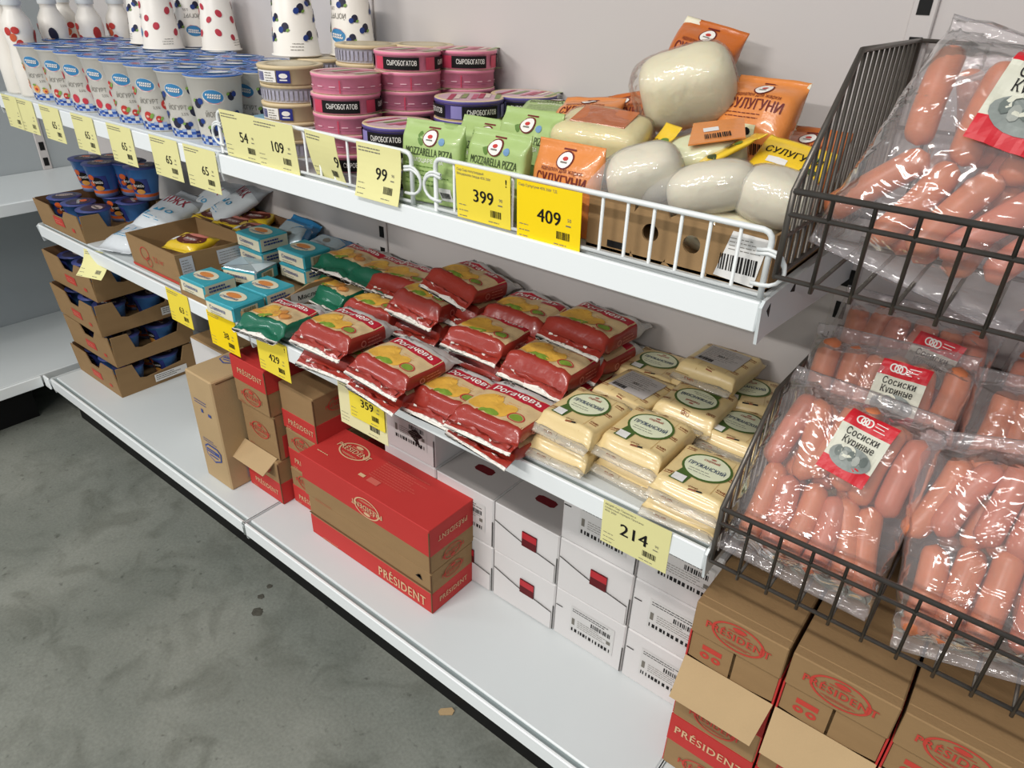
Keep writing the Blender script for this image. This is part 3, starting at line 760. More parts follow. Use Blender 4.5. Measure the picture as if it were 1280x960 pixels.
def tray(x, y, z, label, w=.262, d=.235, h=.088, rot=0.0):
    root = empty('dessert_tray', (x, y, z), (0, 0, rot)); tag(root, label, 'tray'); t = .003
    MB().box(0, 0, 0, w, d, t, CARD).build('tray_floor', root)
    k = .007   # walls flare outwards
    def wall(o, n, m=CARD):
        vs = [p for p in o] + [tuple(Vector(p) + Vector(n) * t) for p in o]; c = len(o)
        MB().add(vs, [tuple(range(c)), tuple(reversed(range(c, 2 * c)))] + [(i, (i + 1) % c, c + (i + 1) % c, c + i) for i in range(c)], m).build('side_wall', root)
    def P(a, b): return (a, -k * b / h, b)
    wall([P(0, 0), P(w, 0), P(w, h), P(w * .72, h * .98), P(w * .62, h * .66), P(w * .42, h * .66), P(w * .36, h * .98), P(0, h)], (0, 1, 0))
    def Q(a, b): return (w + k * .6 * b / h, a, b)
    wall([Q(0, 0), Q(d, 0), Q(d, h), Q(d * .86, h), Q(d * .80, h * .52), Q(d * .34, h * .40), Q(d * .26, h * .46), Q(d * .20, h * .98), Q(0, h)], (-1, 0, 0))
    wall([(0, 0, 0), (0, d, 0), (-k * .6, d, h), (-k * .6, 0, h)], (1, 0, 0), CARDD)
    wall([(0, d, 0), (w, d, 0), (w, d, h * .9), (0, d, h * .9)], (0, -1, 0))
    dd = Dec(lambda a, b, o: (a, -k * b / h - .0006 - o, b)); dd.rect(w * .40, .022, w * .62, .046, REDINK); dd.lines(w * .43, .035, w * .17, 2, .006, .002, m=mat('#d58a70', .6, .2, .1), l=2); dd.rect(w * .78, .02, w * .84, .03, REDINK); dd.build('stamp', root)
    return root
def fill_tray(tr, where, n=3):
    r = tr.rotation_euler.z; c, s = math.cos(r), math.sin(r); w, d = .262, .235; k = 0
    for i in range(3):
        for j in range(2 if i < 2 else 2):
            if i == 0 and j == 1: continue
            lx = .045 + i * .086; ly = .056 + j * .105
            x = tr.location.x + lx * c - ly * s; y = tr.location.y + lx * s + ly * c
            a = ('left', 'middle', 'right')[i] + ' ' + ('front', 'rear')[j]
            inst(DC[(i + j + n) % 2], (x, y, tr.location.z + .0035), (0, 0, random.uniform(-.5, 1.1)), 'blue dessert cup at the %s of %s' % (a, where), 'cup', 'dessert cups in the trays')
tn = ['the lowest tray of the four', 'the second tray from the bottom', 'the third tray from the bottom', 'the uppermost tray of the four']
for i in range(4):
    tr = tray(-.995 + (0, .004, -.006, -.012)[i], -.383 + (0, .004, -.002, .006)[i], ZB + .0965 * i, 'brown cardboard tray of dessert cups, %s' % ('lowest in the stack of four', 'second from the bottom of the stack', 'third from the bottom of the stack', 'uppermost in the stack of four')[i], rot=(0, .015, -.01, .02)[i], h=.093)
    fill_tray(tr, tn[i], i)
    if i in (0, 2):
        l = Dec(flat_x(.2665)); l.rect(.10 if i == 0 else .17, .012, .20 if i == 0 else .232, .036, PAPER, 2); l.lines(.104 if i == 0 else .174, .030, .08 if i == 0 else .04, 3, .006, .0018, l=3, m=INK); l.build('paper_label', tr)
tr = tray(-1.0, -.362, ZM, 'brown cardboard tray of blue dessert cups on the middle shelf', h=.072); fill_tray(tr, 'the tray on the middle shelf', 1)
for i, (u, v, hz) in enumerate(((113, 236, .075), (135, 245, .075), (188, 240, .075), (203, 246, .075), (150, 236, .075), (222, 232, .075))):
    p = at(u, v, ZM + .072)
    inst(DC[2], (max(-.96, p.x), min(p.y, -.165), ZM + .0755), (0, 0, .75 + random.uniform(-.2, .2)), 'tall blue dessert cup with orange base band, %s from left in upper layer' % ORD[i], 'cup', 'dessert cups in the second layer')
# ================================================================= yogurt cups on the top shelf
CUPW = mat('#f1ebe1', .38, .45, .03, 30, name='white_yogurt_plastic'); LIDB = mat('#2f66b4', .22, .6, .25, 60, .3, 60, name='blue_foil_lid')
LOGOB = mat('#3f86b8', .4, .4, .15, 90, name='blue_oval_badge'); PINKB = mat('#d98f8b', .4, .4, .1); CHK = mat('#3a5fae', .4, .4, .2, 120, name='blue_check_print'); CHKD = mat('#243f86', .4, .4, .1)
RASP = mat('#c43a48', .5, .4, .25, 160, name='raspberry_print'); STRW = mat('#c23a34', .5, .4, .2, 120); LEAF = mat('#7ea24c', .5, .4, .15); BLUEB = mat('#26263c', .5, .4, .3, 120, name='blueberry_print'); PEACH = mat('#e8a05a', .5, .4, .15)
def yogurt(fruit, big=False):
    h, rb, rt = (.121, .037, .0475) if not big else (.128, .031, .0425)
    R = lambda b: rb + (rt - rb) * b / h
    mb = MB(); mb.lathe([(0, 0), (rb - .002, 0), (rb, .003), (rt, h - .004), (rt + .0032, h - .003), (rt + .0032, h - .0005), (0, h - .0005)], CUPW, 28)
    o = mb.build('yogurt_cup')
    if not big:
        l = MB(); l.lathe([(rt + .0042, h - .0008), (rt + .0046, h + .0004), (rt + .001, h + .0012), (rt * .6, h + .0004), (0, h + .0008)], LIDB, 28); lo = l.build('lid', o)
        t = Dec(flat_z(h + .0016)); t.ell(.008, .004, .026, .017, LOGOB, 1, 16, rot=.3); t.ell(.008, .004, .019, .010, WTXT, 2, 14, rot=.3); t.ell(-.022, -.02, .009, .007, {'r': RASP, 's': STRW, 'b': BLUEB, 'p': PEACH}[fruit], 1, 10)
        t.ell(0, 0, rt * .93, rt * .93, mat('#6f97cc', .25, .6, .2, 60), 1, 24, hole=.93); t.build('lid_print', o)
    d = Dec(cyl(R))
    lz = h * .72
    # oval badge: blue above, pink below, white script strokes
    d.ell(0, lz, .019, .0125, WTXT, 1, 20, rot=-.12); d.ell(0, lz + .0008, .0175, .0112, LOGOB, 2, 20, rot=-.12); d.poly([(-.015, lz - .004), (.013, lz - .008), (.006, lz - .012), (-.008, lz - .010)], PINKB, 3)
    for i, (a, b, c) in enumerate(((-.013, .003, .024), (-.010, -.0015, .022))):
        q = 0
        while q < c: d.rect(a + q, lz + b - q * .1, a + q + .0026, lz + b + .0032 - q * .1, WTXT, 4, skew=.4); q += .0037
    d.text('ЙОГУРТ', .0, h * .44, .0085, GREYINK, 2, w=.036); d.text('2,5%', .012, h * .36, .005, GREYINK, 2)
    F = {'r': RASP, 's': STRW, 'b': BLUEB, 'p': PEACH}[fruit]; rr = random.Random(ord(fruit) + big)
    spots = [(-.032, .62, .0075), (.031, .72, .0065), (.03, .42, .0085), (-.008, .24, .0085), (.012, .20, .006), (-.034, .34, .0065)]
    if big: spots = [(-.03, .75, .0065), (.03, .62, .008), (-.012, .30, .007), (.028, .28, .007), (-.034, .5, .006), (.055, .5, .007), (-.055, .62, .007), (.085, .4, .007), (.10, .7, .007), (-.08, .38, .007), (-.10, .72, .007), (.07, .78, .006), (.12, .3, .006), (-.12, .5, .006)]; [d.lines(a, h * .9, .03, 3, .005, .001, seed=7) for a in (.05, -.09)]
    for a, b, r in spots:
        d.ell(a, h * b, r, r * 1.1, F, 2, 12)
        if fruit == 'b': d.ell(a + r, h * b + r * .6, r * .75, r * .75, CHKD, 3, 10); d.ell(a - r * .8, h * b + r * .7, r * .5, r * .35, LEAF, 3, 8, rot=.6)
        if fruit == 's': d.ell(a + r * .9, h * b + .001, r * .75, r * .4, LEAF, 3, 8, rot=.9); d.ell(a - .001, h * b, r * .4, r * .3, mat('#e2b6a6', .5, .4, .1), 4, 8)
        if fruit == 'p': d.ell(a - r * .3, h * b + r, r * .6, r * .3, LEAF, 3, 8); d.ell(a + .001, h * b - .001, r * .45, r * .4, STRW, 4, 8)
    # blue checked cloth band round the foot
    zb = .003
    n = 30; C = 2 * math.pi * R(.01)
    for i in range(n):
        a0 = -C / 2 + C * i / n; wv = .004 * math.sin(i * 1.3)
        for k in range(3):
            if (i + k) % 2 == 0: d.rect(a0, zb + k * .0052 + wv * (k == 2), a0 + C / n, zb + (k + 1) * .0052 + wv * (k == 2), CHK if (i % 3) else CHKD, 1)
            elif i % 2: d.rect(a0, zb + k * .0052, a0 + C / n, zb + (k + 1) * .0052, mat('#9db1d8', .4, .4, .1), 1)
    d.build('print', o)
    return o
Y = {k: yogurt(k) for k in 'rsbp'}
fr_name = {'r': 'raspberry', 's': 'strawberry', 'b': 'dark berry', 'p': 'peach'}
rows = ['bpbsrrsppp', 'bbsbrsrspp', 'bsrbsprbsp']
rr = random.Random(3)
for j, row in enumerate(rows):
    for i, k in enumerate(row):
        if j == 0 and i > 7: continue
        x = -.070 - i * .1045 + (0, -.012, -.03)[j] + rr.uniform(-.002, .002); y = -.318 + j * .104 + rr.uniform(-.003, .003)
        if x < -.94: continue
        inst(Y['b' if (j == 0 and i < 2) else 's' if (j == 0 and i in (2, 3)) else 'r' if (j == 0 and i in (4, 5)) else k], (x, y, ZT + .0005), (0, 0, .9 if (i, j) == (0, 0) else rr.uniform(.25, .7)), 'white yogurt cup with a blue lid, %s from the right in the %s row' % (ORD[i], ('front', 'second', 'rear')[j]), 'yogurt cup', 'yogurt cups on the top shelf')
YB = {'b': yogurt('b', True), 'r': yogurt('r', True)}
for i, (x, y, z, k, t, lb) in enumerate(((-.550, -.150, ZT + .123, 'r', 2.6, 'front one of the left group on the lids'), (-.690, -.110, ZT + .123, 'b', 1.0, 'leftmost of the group on the yogurt lids'), (-.572, -.055, ZT + .123, 'b', 4.2, 'half hidden at the rear of the left group'), (-.452, -.062, ZT + .123, 'r', .4, 'rightmost on the yogurt lids'),
                                  (-.004, -.180, ZT + .1495, 'b', 2.2, 'left one on the cream round boxes'), (.050, -.090, ZT + .1495, 'b', 3.25, 'right one on the cream round boxes'))):
    inst(YB[k], (x, y, z + .1285), (math.pi, 0, t), 'tall white yogurt cup turned upside down, %s' % lb, 'yogurt cup')
# ---- drinking yogurt bottles at the far left
def bottle(c1):
    mb = MB(); mb.lathe([(0, 0), (.030, 0), (.033, .004), (.034, .05), (.029, .085), (.033, .110), (.030, .128), (.019, .143), (.0185, .15), (.021, .151), (.021, .170), (.0, .172)], CUPW, 24)
    o = mb.build('drink_bottle')
    d = Dec(cyl(lambda b: .0345 if b < .05 else .0345 - .005 * smooth01((b - .05) / .035) if b < .085 else .0295 + .004 * smooth01((b - .085) / .025)))
    for i in range(10):
        t = i / 9; d.ell(-.025 + .03 * math.sin(t * 4), .02 + .09 * t, .008, .007, STRW if i % 2 else mat('#d9643f', .5, .4, .1), 1, 10)
    d.ell(.022, .10, .010, .012, c1, 2, 12); d.ell(.026, .06, .009, .016, mat('#8d86a8', .5, .4, .1), 1, 12); d.ell(.02, .085, .005, .004, BLUEB, 3, 8); d.ell(-.03, .112, .009, .006, STRW, 2, 10)
    d.build('print', o)
    MB().lathe([(.0215, .1515), (.0218, .153), (.0218, .1695), (.020, .1725), (0, .173)], mat('#d5d8d8', .4, .4, .03), 20).build('cap', o)
    return o
B = [bottle(BLUEB), bottle(STRW)]
for i, (x, y) in enumerate(((-.965, -.215), (-.962, -.125), (-.955, -.05), (-.895, -.322), (-1.045, -.15), (-.972, -.325))):
    bo = inst(B[i % 2], (x, y, ZT + .0005), (0, 0, .4 + .5 * i), 'white drinking yogurt bottle with red fruit, %s' % ('middle one behind the leftmost cups', 'second from the wall', 'nearest the wall', 'at the shelf front beside the cups', 'farthest left and behind', 'at the shelf front by the picture edge')[i], 'bottle', 'drinking yogurts at the far left'); bo.scale = (1, 1, 1.32)
bt = MB(); bt.box(-.028, -.022, 0, .028, .022, .030, mat('#2d8ccb', .3, .5, .1, 40), .004); b_ = bt.build('blue_tub', None, (-.022, -.215, ZT + .0), (0, 0, .25)); MB().box(-.029, -.023, .030, .029, .023, .0325, mat('#8fc0d8', .3, .5, .1), .001).build('lid', b_)
b_.location = (.003, -.272, ZT + .0005); b_.scale = (.8, .8, 1.6); tag(b_, 'small bright blue tub between the yogurts and the cream round boxes', 'tub')
# ================================================================= round cheese boxes
PINK = mat('#e589a5', .42, .45, .12, 40, name='pink_carton'); PINKD = mat('#c9415c', .42, .45, .12, 40); CREAM = mat('#d9c49c', .45, .4, .1, 30, name='cream_carton'); GREYP = mat('#c9c6cb', .45, .4, .25, 220, name='grey_print'); PURP = mat('#5b4f92', .42, .45, .12, 40, name='purple_carton'); BADGE = mat('#2b3280', .45, .4, .1)
RS, HS = .0545, .0293
def round_box(kind):
    side = {'pink': PINK, 'cream': GREYP, 'creamb': CREAM, 'purple': PURP, 'pinkb': PINK}[kind]; rim = mat('#d9b8a8', .45, .4, .08) if 'pink' in kind else CREAM
    mb = MB(); mb.lathe([(0, 0), (RS - .001, 0), (RS, .0012), (RS, HS - .006), (RS + .0012, HS - .0055), (RS + .0012, HS - .0008), (RS, HS), (RS * .9, HS - .0002), (0, HS - .0002)], side, 34, [rim, rim, side, rim, side if 'pink' in kind or kind == 'purple' else rim, rim, rim, {'pink': mat('#d79aa2', .4, .45, .25, 60), 'pinkb': mat('#d79aa2', .4, .45, .25, 60), 'cream': mat('#cdbfa0', .4, .45, .12, 30), 'creamb': mat('#cdbfa0', .4, .45, .12, 30), 'purple': mat('#d8b7c0', .4, .45, .2, 40)}[kind]])
    o = mb.build('round_cheese_box'); d = Dec(cyl(lambda b: RS + .0012 if b > HS - .006 else RS + .0001))
    if kind in ('pinkb', 'purple'):
        for a in (-.09, .0, .09):
            d.rect(a - .044, .003, a - .020, .0215, PINKD if kind == 'pinkb' else mat('#8c83bd', .4, .4, .1), 4, 4); d.rect(a - .026, .003, a + .034, .0215, INK, 5, 10)
            d.text('СЫРОБОГАТОВ', a + .006, .0095, .0075, WTXT, 6, w=.048, bold=.012)
    elif kind == 'pink':
        d.rect(-.16, .0075, .16, .0085, mat('#c0718a', .42, .45, .1), 4, 50); d.rect(.02, .003, .022, .0215, PINKD, 5)
        for k in range(14): d.rect(-.15 + k * .022, .011, -.14 + k * .022, .0125, mat('#e8b9c4', .4, .5, .1), 5, 3)
    else:
        if kind == 'creamb':
            for a in (-.10, .0, .10):
                d.rect(a - .008, .0035, a + .014, .0225, BADGE, 5, 4); d.ell(a + .003, .0145, .007, .004, WTXT, 6, 12); d.rect(a - .003, .007, a + .009, .009, WTXT, 6); d.rect(a - .05, .004, a - .010, .022, WTXT, 4, 8); d.lines(a - .03, .018, .018, 4, .004, .0012, l=6); d.bars(a - .048, .006, .014, .014, BADGE, 6)
        else:
            for i in range(44): d.rect(-.17 + i * .0078, .005, -.17 + i * .0078 + .0052, .0205, mat('#a9a6b4', .45, .4, .3, 200), 4)
    d.build('print', o)
    t = Dec(flat_z(HS + .0)); 
    if 'pink' in kind or kind == 'purple':
        cols_ = [mat('#b94f66', .4, .4, .15), mat('#e3d3c6', .4, .4, .1), mat('#8fa06a', .4, .4, .1), mat('#c96f86', .4, .4, .1)]
        for i in range(7): t.rect(-.045 + i * .013, -.03 + .006 * (i % 3), -.036 + i * .013, .03 - .008 * (i % 2), cols_[i % 4], 1, 1, 1, skew=.4)
    else: t.ell(0, 0, .044, .044, mat('#c3b48f', .4, .4, .12), 1, 24, hole=.92)
    t.build('top_print', o)
    return o
RB = {k: round_box(k) for k in ('pink', 'pinkb', 'cream', 'creamb', 'purple')}
def stack(x, y, kinds, rots, name):
    n = len(kinds); rr = random.Random(int(x * 1000) + n)
    for i, k in enumerate(kinds):
        pos = 'lowest' if i == 0 else 'topmost' if i == n - 1 else ORD[i] + ' from the bottom'
        c = {'pink': 'plain pink', 'pinkb': 'pink, black-labelled', 'cream': 'grey-sided cream', 'creamb': 'cream, blue-badged', 'purple': 'purple, black-labelled'}[k]
        inst(RB[k], (x + rr.uniform(-.003, .003), y + rr.uniform(-.003, .003), ZT + .0004 + i * (HS + .0004)), (0, 0, rots[i]), '%s cheese box, %s of %s' % (c, pos, name), 'cheese box', 'round cheese boxes')
stack(.238, -.268, ['pinkb', 'pink', 'pink', 'pinkb', 'pink'], [.9, .4, .2, .62, .3], 'the front pink stack')
stack(.272, -.162, ['pinkb', 'pink', 'pinkb', 'pink', 'pink', 'pinkb'], [.5, .5, .8, .3, .5, .5], 'the middle pink stack')
stack(.310, -.065, ['pink', 'pink', 'pink', 'pinkb', 'pink', 'pinkb'], [.5, .4, .2, .9, .3, .8], 'the rear pink stack')
stack(.085, -.262, ['cream', 'creamb', 'creamb', 'cream', 'creamb'], [.4, .1, .6, .2, .65], 'the front cream stack')
stack(.022, -.148, ['creamb', 'cream', 'creamb', 'cream', 'cream'], [.4, .1, .6, .2, .3], 'the cream stack under upturned cups')
stack(.140, -.138, ['cream', 'creamb', 'cream', 'creamb', 'cream', 'cream'], [.4, .1, .6, .2, .3, .3], 'the tall cream stack')
stack(.205, -.057, ['cream', 'cream', 'creamb', 'cream', 'cream', 'creamb'], [.4, .1, .6, .2, .3, .75], 'the cream stack by the wall')
stack(.372, -.282, ['purple', 'purple', 'purple'], [.5, .8, .3], 'the front purple stack')
stack(.408, -.160, ['purple', 'purple', 'purple', 'purple'], [.5, .8, .3, 1.0], 'the middle purple stack')
stack(.440, -.058, ['purple', 'purple', 'purple', 'purple'], [.5, .8, .3, .6], 'the rear purple stack')
# ================================================================= green and orange packs
GRN = mat('#a8c079', .35, .45, .10, 30, .25, 70, coat=.2, name='light_green_film'); GRND = mat('#5d7f35', .4, .4, .1); DKGR = mat('#3d4a2a', .5, .3, .1)
OR = mat('#e08a45', .30, .5, .10, 30, .3, 80, coat=.4, name='orange_film'); ORD_ = mat('#c4692c', .3, .5, .12, 30, .3, 80, coat=.4); MAROON = mat('#6e2420', .5, .3, .1, name='maroon_print'); CHEESE = mat('#e2d6a8', .45, .4, .05, 20, sss=.2, name='pale_yellow_cheese'); CHEESEW = mat('#e8e1c6', .4, .4, .04, 20, sss=.2, name='white_cheese')
def badge(d, x, y, s):
    d.ell(x, y, .014 * s, .013 * s, MAROON, 2, 18); d.ell(x, y, .012 * s, .011 * s, WTXT, 3, 18); d.ell(x, y + .002 * s, .005 * s, .003 * s, STRW, 4, 8); d.rect(x - .006 * s, y - .004 * s, x + .006 * s, y - .002 * s, GREYINK, 4)
    d.rect(x - .011 * s, y + .0135 * s, x + .011 * s, y + .016 * s, MAROON, 2)
def green_pack(seed):
    mb, top = pouch(.100, .092, .024, .009, seed, lambda u, y, s: GRN, 24, 30, 5.0, .0016, .0022)
    o = mb.build('green_cheese_pack'); d = Dec(top); badge(d, 0, .033, .9); d.ell(-.016, .031, .005, .010, GRND, 1, 10, rot=.3); d.ell(.020, .030, .005, .005, mat('#6d93b8', .5, .4, .1), 2, 10)
    d.text('MOZZARELLA PIZZA', 0, .009, .0105, DKGR, 2, w=.080, bold=.012); d.text('МОЦАРЕЛЛА', 0, .000, .0055, WTXT, 2, w=.05); d.lines(-.038, -.006, .076, 5, .0060, .0012, m=GRND)
    d.rect(.020, -.048, .040, -.030, PAPER, 2, 3, 3); d.bars(.022, -.046, .015, .010, INK, 3)
    d.build('print', o)
    return o
GP = [green_pack(11), green_pack(31)]
def stand(proto, x, y, z, tilt, yaw, label, cat, grp=None, half=.0745, roll=0.0):
    """stand a flat pack upright: its local +y points up, its face towards -Y"""
    R = Matrix.Rotation(yaw, 4, 'Z') @ Matrix.Rotation(tilt, 4, 'X') @ Matrix.Rotation(roll, 4, 'Z')
    off = R @ Vector((0, half, 0))
    return inst(proto, (x + off.x, y + off.y, z + off.z), R.to_euler(), label, cat, grp)
stand(GP[0], .500, -.338, ZT + .001, 1.42, .12, 'light green cheese pack standing at the shelf front beside the purple boxes', 'cheese pack', half=.0552)
stand(GP[1], .604, -.328, ZT + .001, 1.36, -.02, 'light green cheese pack behind the 399 price tag', 'cheese pack', half=.0552)
stand(GP[0], .530, -.268, ZT + .001, 1.30, .05, 'light green cheese pack half hidden, second row left', 'cheese pack', half=.0552)
stand(GP[1], .600, -.262, ZT + .020, 1.28, .0, 'light green cheese pack half hidden, second row right', 'cheese pack', half=.0552)
for i, (x, y, z, r) in enumerate(((.53, -.10, .090, .4), (.505, -.155, .062, .2), (.60, -.085, .060, -.2), (.52, -.11, .031, .1), (.60, -.10, .030, .2), (.53, -.12, .0005, 0), (.61, -.11, .0005, .1))):
    inst(GP[i % 2], (x, y, ZT + z), (.12 if i < 2 else 0, 0, r), 'light green cheese pack lying flat in the rear pile, %s' % ('topmost', 'second from the top', 'third from the top', 'fourth from the top', 'fifth from the top', 'bottom left', 'bottom right')[i], 'cheese pack', 'green packs in the rear pile')
def orange_pack(seed, T=.045, dark=False):
    c = ORD_ if dark else OR
    mb, top = pouch(.098, .094, T, .008, seed, lambda u, y, s: c if s > -.2 else CHEESEW, 26, 28, 3.2, .0022, .003, tr=.03)
    o = mb.build('orange_cheese_pack'); d = Dec(top); badge(d, 0, .034, .85); d.text('идеален для жарки', 0, .0195, .0055, MAROON, 2, w=.06)
    d.text('СУЛУГУНИ', 0, .003, .0135, MAROON, 2, w=.074, bold=.02); d.lines(-.034, -.003, .068, 2, .005, .001, m=MAROON); d.rect(-.005, -.031, .014, -.016, mat('#d8d3a8', .5, .3, .1), 2, 3, 3); d.ell(.004, -.024, .005, .004, INK, 3, 8); d.bars(.0, -.045, .030, .011, INK, 2)
    d.lines(-.035, -.03, .022, 3, .005, .001, m=MAROON); d.build('print', o)
    return o
OP = [orange_pack(5, .034), orange_pack(17, .05), orange_pack(23, .04, True)]
stand(OP[0], .715, -.318, ZT + .001, 1.42, -.03, 'glossy orange cheese pack standing upside-down print behind the 409 price tag', 'cheese pack', half=.055)
# open carton holding loose cheeses
cx0, cx1, cy0, cy1, ch = .762, .990, -.345, -.06, .062
root = empty('open_carton', (cx0, cy0, ZT)); tag(root, 'open brown carton with round air holes full of loose cheeses', 'carton'); Wd, Dp = cx1 - cx0, cy1 - cy0
MB().box(0, 0, .0005, Wd, Dp, .004, CARD).build('carton_floor', root)
hole_pts = []
def holed_front():
    mb = MB(); t = .003; xs = [.0, .075, .105, .128, .158, Wd]
    # front wall made of strips around two round holes
    def ring(cx, cz, r, x0, x1):
        n = 24; vs = []; fs = []
        for k in range(n):
            a = 2 * math.pi * k / n; c, s = math.cos(a), math.sin(a)
            q = 1 / max(abs(c) / ((x1 - x0) / 2), abs(s) / (ch / 2 if False else ch * .5)); 
            vs.append((cx + r * c, 0, cz + r * s)); vs.append(((x0 + x1) / 2 + q * c, 0, ch / 2 + q * s))
        for k in range(n):
            a, b = 2 * k, 2 * k + 1; c_, d_ = (2 * k + 2) % (2 * n), (2 * k + 3) % (2 * n); fs.append((a, b, d_, c_))
        m = len(vs); vs2 = [(x, t, z) for x, y, z in vs]; fs2 = [tuple(i + m for i in reversed(f)) for f in fs]
        wall = [(2 * k, (2 * k + 2) % (2 * n), m + (2 * k + 2) % (2 * n), m + 2 * k) for k in range(n)]
        mb.add(vs + vs2, fs + fs2 + wall, CARD)
    mb.box(0, 0, 0, .062, t, ch, CARD); ring(.085, .034, .0105, .062, .108); ring(.137, .032, .0105, .108, .160); mb.box(.160, 0, 0, Wd, t, ch, CARD)
    return mb.build('front_wall', root)
holed_front()
MB().box(0, .003, 0, .003, Dp, ch, CARD).build('side_wall', root); MB().box(Wd - .003, .003, 0, Wd, Dp, ch, CARD).build('side_wall', root); MB().box(0, Dp - .003, 0, Wd, Dp, ch, CARD).build('back_wall', root)
f = Dec(flat_y(-.0006)); f.poly([(.168, .006), (.214, .002), (.222, .056), (.182, .058)], PAPER, 2); f.bars(.172, .014, .042, .018, INK, 3); f.lines(.18, .05, .036, 4, .004, .0008, l=3); f.build('paper_label', root)
MB().box(.030, -.0008, .006, .052, .0, .014, BLACK).build('slot', root)
# loose cheeses: block and film wrapper, some with printed film
FILM = film('cheese_film', .03, .5, tint=(0.99, 0.985, 0.97), bscale=35)
FILMH = film('white_film', .22, .5, bscale=40, hcol=(0.82, 0.82, 0.80))
def cheese(name, rx, ry, rz, ex, m, seed, wrap=FILM, tail=0.0):
    def sup(s, amp, grow):
        rings = []; n = 20; k_ = 14
        for j in range(k_ + 1):
            v = -math.pi / 2 + math.pi * j / k_; cv, sv = math.cos(v), math.sin(v); r = []
            for i in range(n):
                u = 2 * math.pi * i / n; cu, su = math.cos(u), math.sin(u)
                f_ = lambda t: math.copysign(abs(t) ** (2 / ex), t)
                p = Vector((rx * f_(cv) * f_(cu), ry * f_(cv) * f_(su), rz * f_(sv)))
                p *= 1 + amp * noise.noise(p * 18 + Vector((s, 0, 0)))
                p *= 1 + grow * (1 + .5 * noise.noise(p * 60))
                if tail and grow and p.x < -rx * .6: p.x -= tail * ((-p.x / rx - .6) / .4) ** 2
                r.append(p)
            rings.append(r)
        return rings
    o = MB().loft(sup(seed, .09, 0), m).build(name)
    MB().loft(sup(seed, .09, .045), wrap).build('film_wrapper', o)
    return o
big = cheese('white_cheese_loaf', .062, .045, .047, 3.2, CHEESEW, 3, tail=.01); big.location = (.767, -.13, ZT + .165); big.rotation_euler = (.35, -.28, .35); tag(big, 'big white cheese loaf in clear film on top of the pile', 'cheese')
yl = cheese('yellow_cheese_block', .066, .045, .034, 5, CHEESE, 9); yl.location = (.692, -.215, ZT + .095); yl.rotation_euler = (.25, .03, .15); tag(yl, 'pale yellow cheese block in clear film left of the loaf', 'cheese')
lab = MB(); lab.box(-.036, -.022, .0338, .042, .030, .0352, ORD_, .0006); lab.build('orange_label', yl)
for i, (n_, p, r, dims, m, wr, lb, tl) in enumerate((('a', (.805, -.295, ZT + .085), (.3, -.35, .45), (.046, .034, .033), CHEESEW, FILMH, 'white film-wrapped cheese at the left front of the open carton', .03),
        ('b', (.887, -.290, ZT + .084), (.1, -.25, .35), (.050, .032, .027), CHEESEW, FILMH, 'white film-wrapped cheese at the middle front of the open carton', .025),
        ('c', (.958, -.272, ZT + .082), (.1, .15, .1), (.044, .036, .030), CHEESEW, FILMH, 'white film-wrapped cheese at the right front of the open carton', 0),
        ('d', (.843, -.215, ZT + .095), (.2, -.2, .5), (.050, .036, .032), mat('#dfe0bd', .4, .4, .05, sss=.2), FILM, 'pale cheese under orange film in the middle of the carton', .02),
        ('e', (.80, -.20, ZT + .036), (0, 0, .2), (.05, .045, .028), CHEESEW, FILM, 'white cheese deep in the open carton seen through the left air hole', 0), ('f', (.915, -.27, ZT + .034), (0, 0, .1), (.06, .045, .026), CHEESEW, FILM, 'white cheese deep in the open carton seen through the right air hole', 0))):
    c_ = cheese('wrapped_cheese', *dims, 2.8, m, 40 + i, wr, tl); c_.location = p; c_.rotation_euler = r; tag(c_, lb, 'cheese')
    if n_ == 'd':
        d = MB(); d.plate([(-.02, -.03), (.045, -.03), (.05, .03), (-.01, .035)], .0335, .0350, OR, 'z'); d.build('orange_film_print', c_)
        d = Dec(flat_z(.0352)); d.bars(0, -.022, .03, .014, INK); d.rect(.0, .0, .018, .012, PAPER); d.build('print', c_)
YF = mat('#eec62f', .3, .5, .12, 60, .3, 80, coat=.4, name='yellow_film')
def yellow_sheet(x, y, z, w, d, rot, label, seed):
    mb, top = pouch(w, d, .010, .008, seed, lambda u, yy, s: YF, 16, 20, 3, .002, .003)
    o = mb.build('yellow_cheese_wrapper', None, (x, y, z), rot); dd = Dec(top); dd.text('СУЛУГУНИ', 0, 0, .010, INK, 2, w=w * .8, bold=.01); dd.rect(-w * .3, -d * .3, -w * .02, -d * .12, PAPER, 2, 2, 2); dd.ell(w * .25, d * .2, .008, .005, GRND, 2, 10); dd.ell(w * .3, -d * .25, .010, .005, DKGR, 2, 10); dd.build('print', o)
    tag(o, label, 'wrapper')
yellow_sheet(.775, -.205, ZT + .095, .035, .055, (.9, .0, -.5), 'yellow wrapper flap sticking up beside the pale cheese block', 2)
yellow_sheet(.878, -.235, ZT + .108, .045, .075, (.5, -.2, -.9), 'yellow printed wrapper across the middle of the open carton', 8)
yellow_sheet(.945, -.205, ZT + .104, .085, .045, (.55, .12, -.05), 'yellow and green printed wrapper at the right of the open carton', 12)
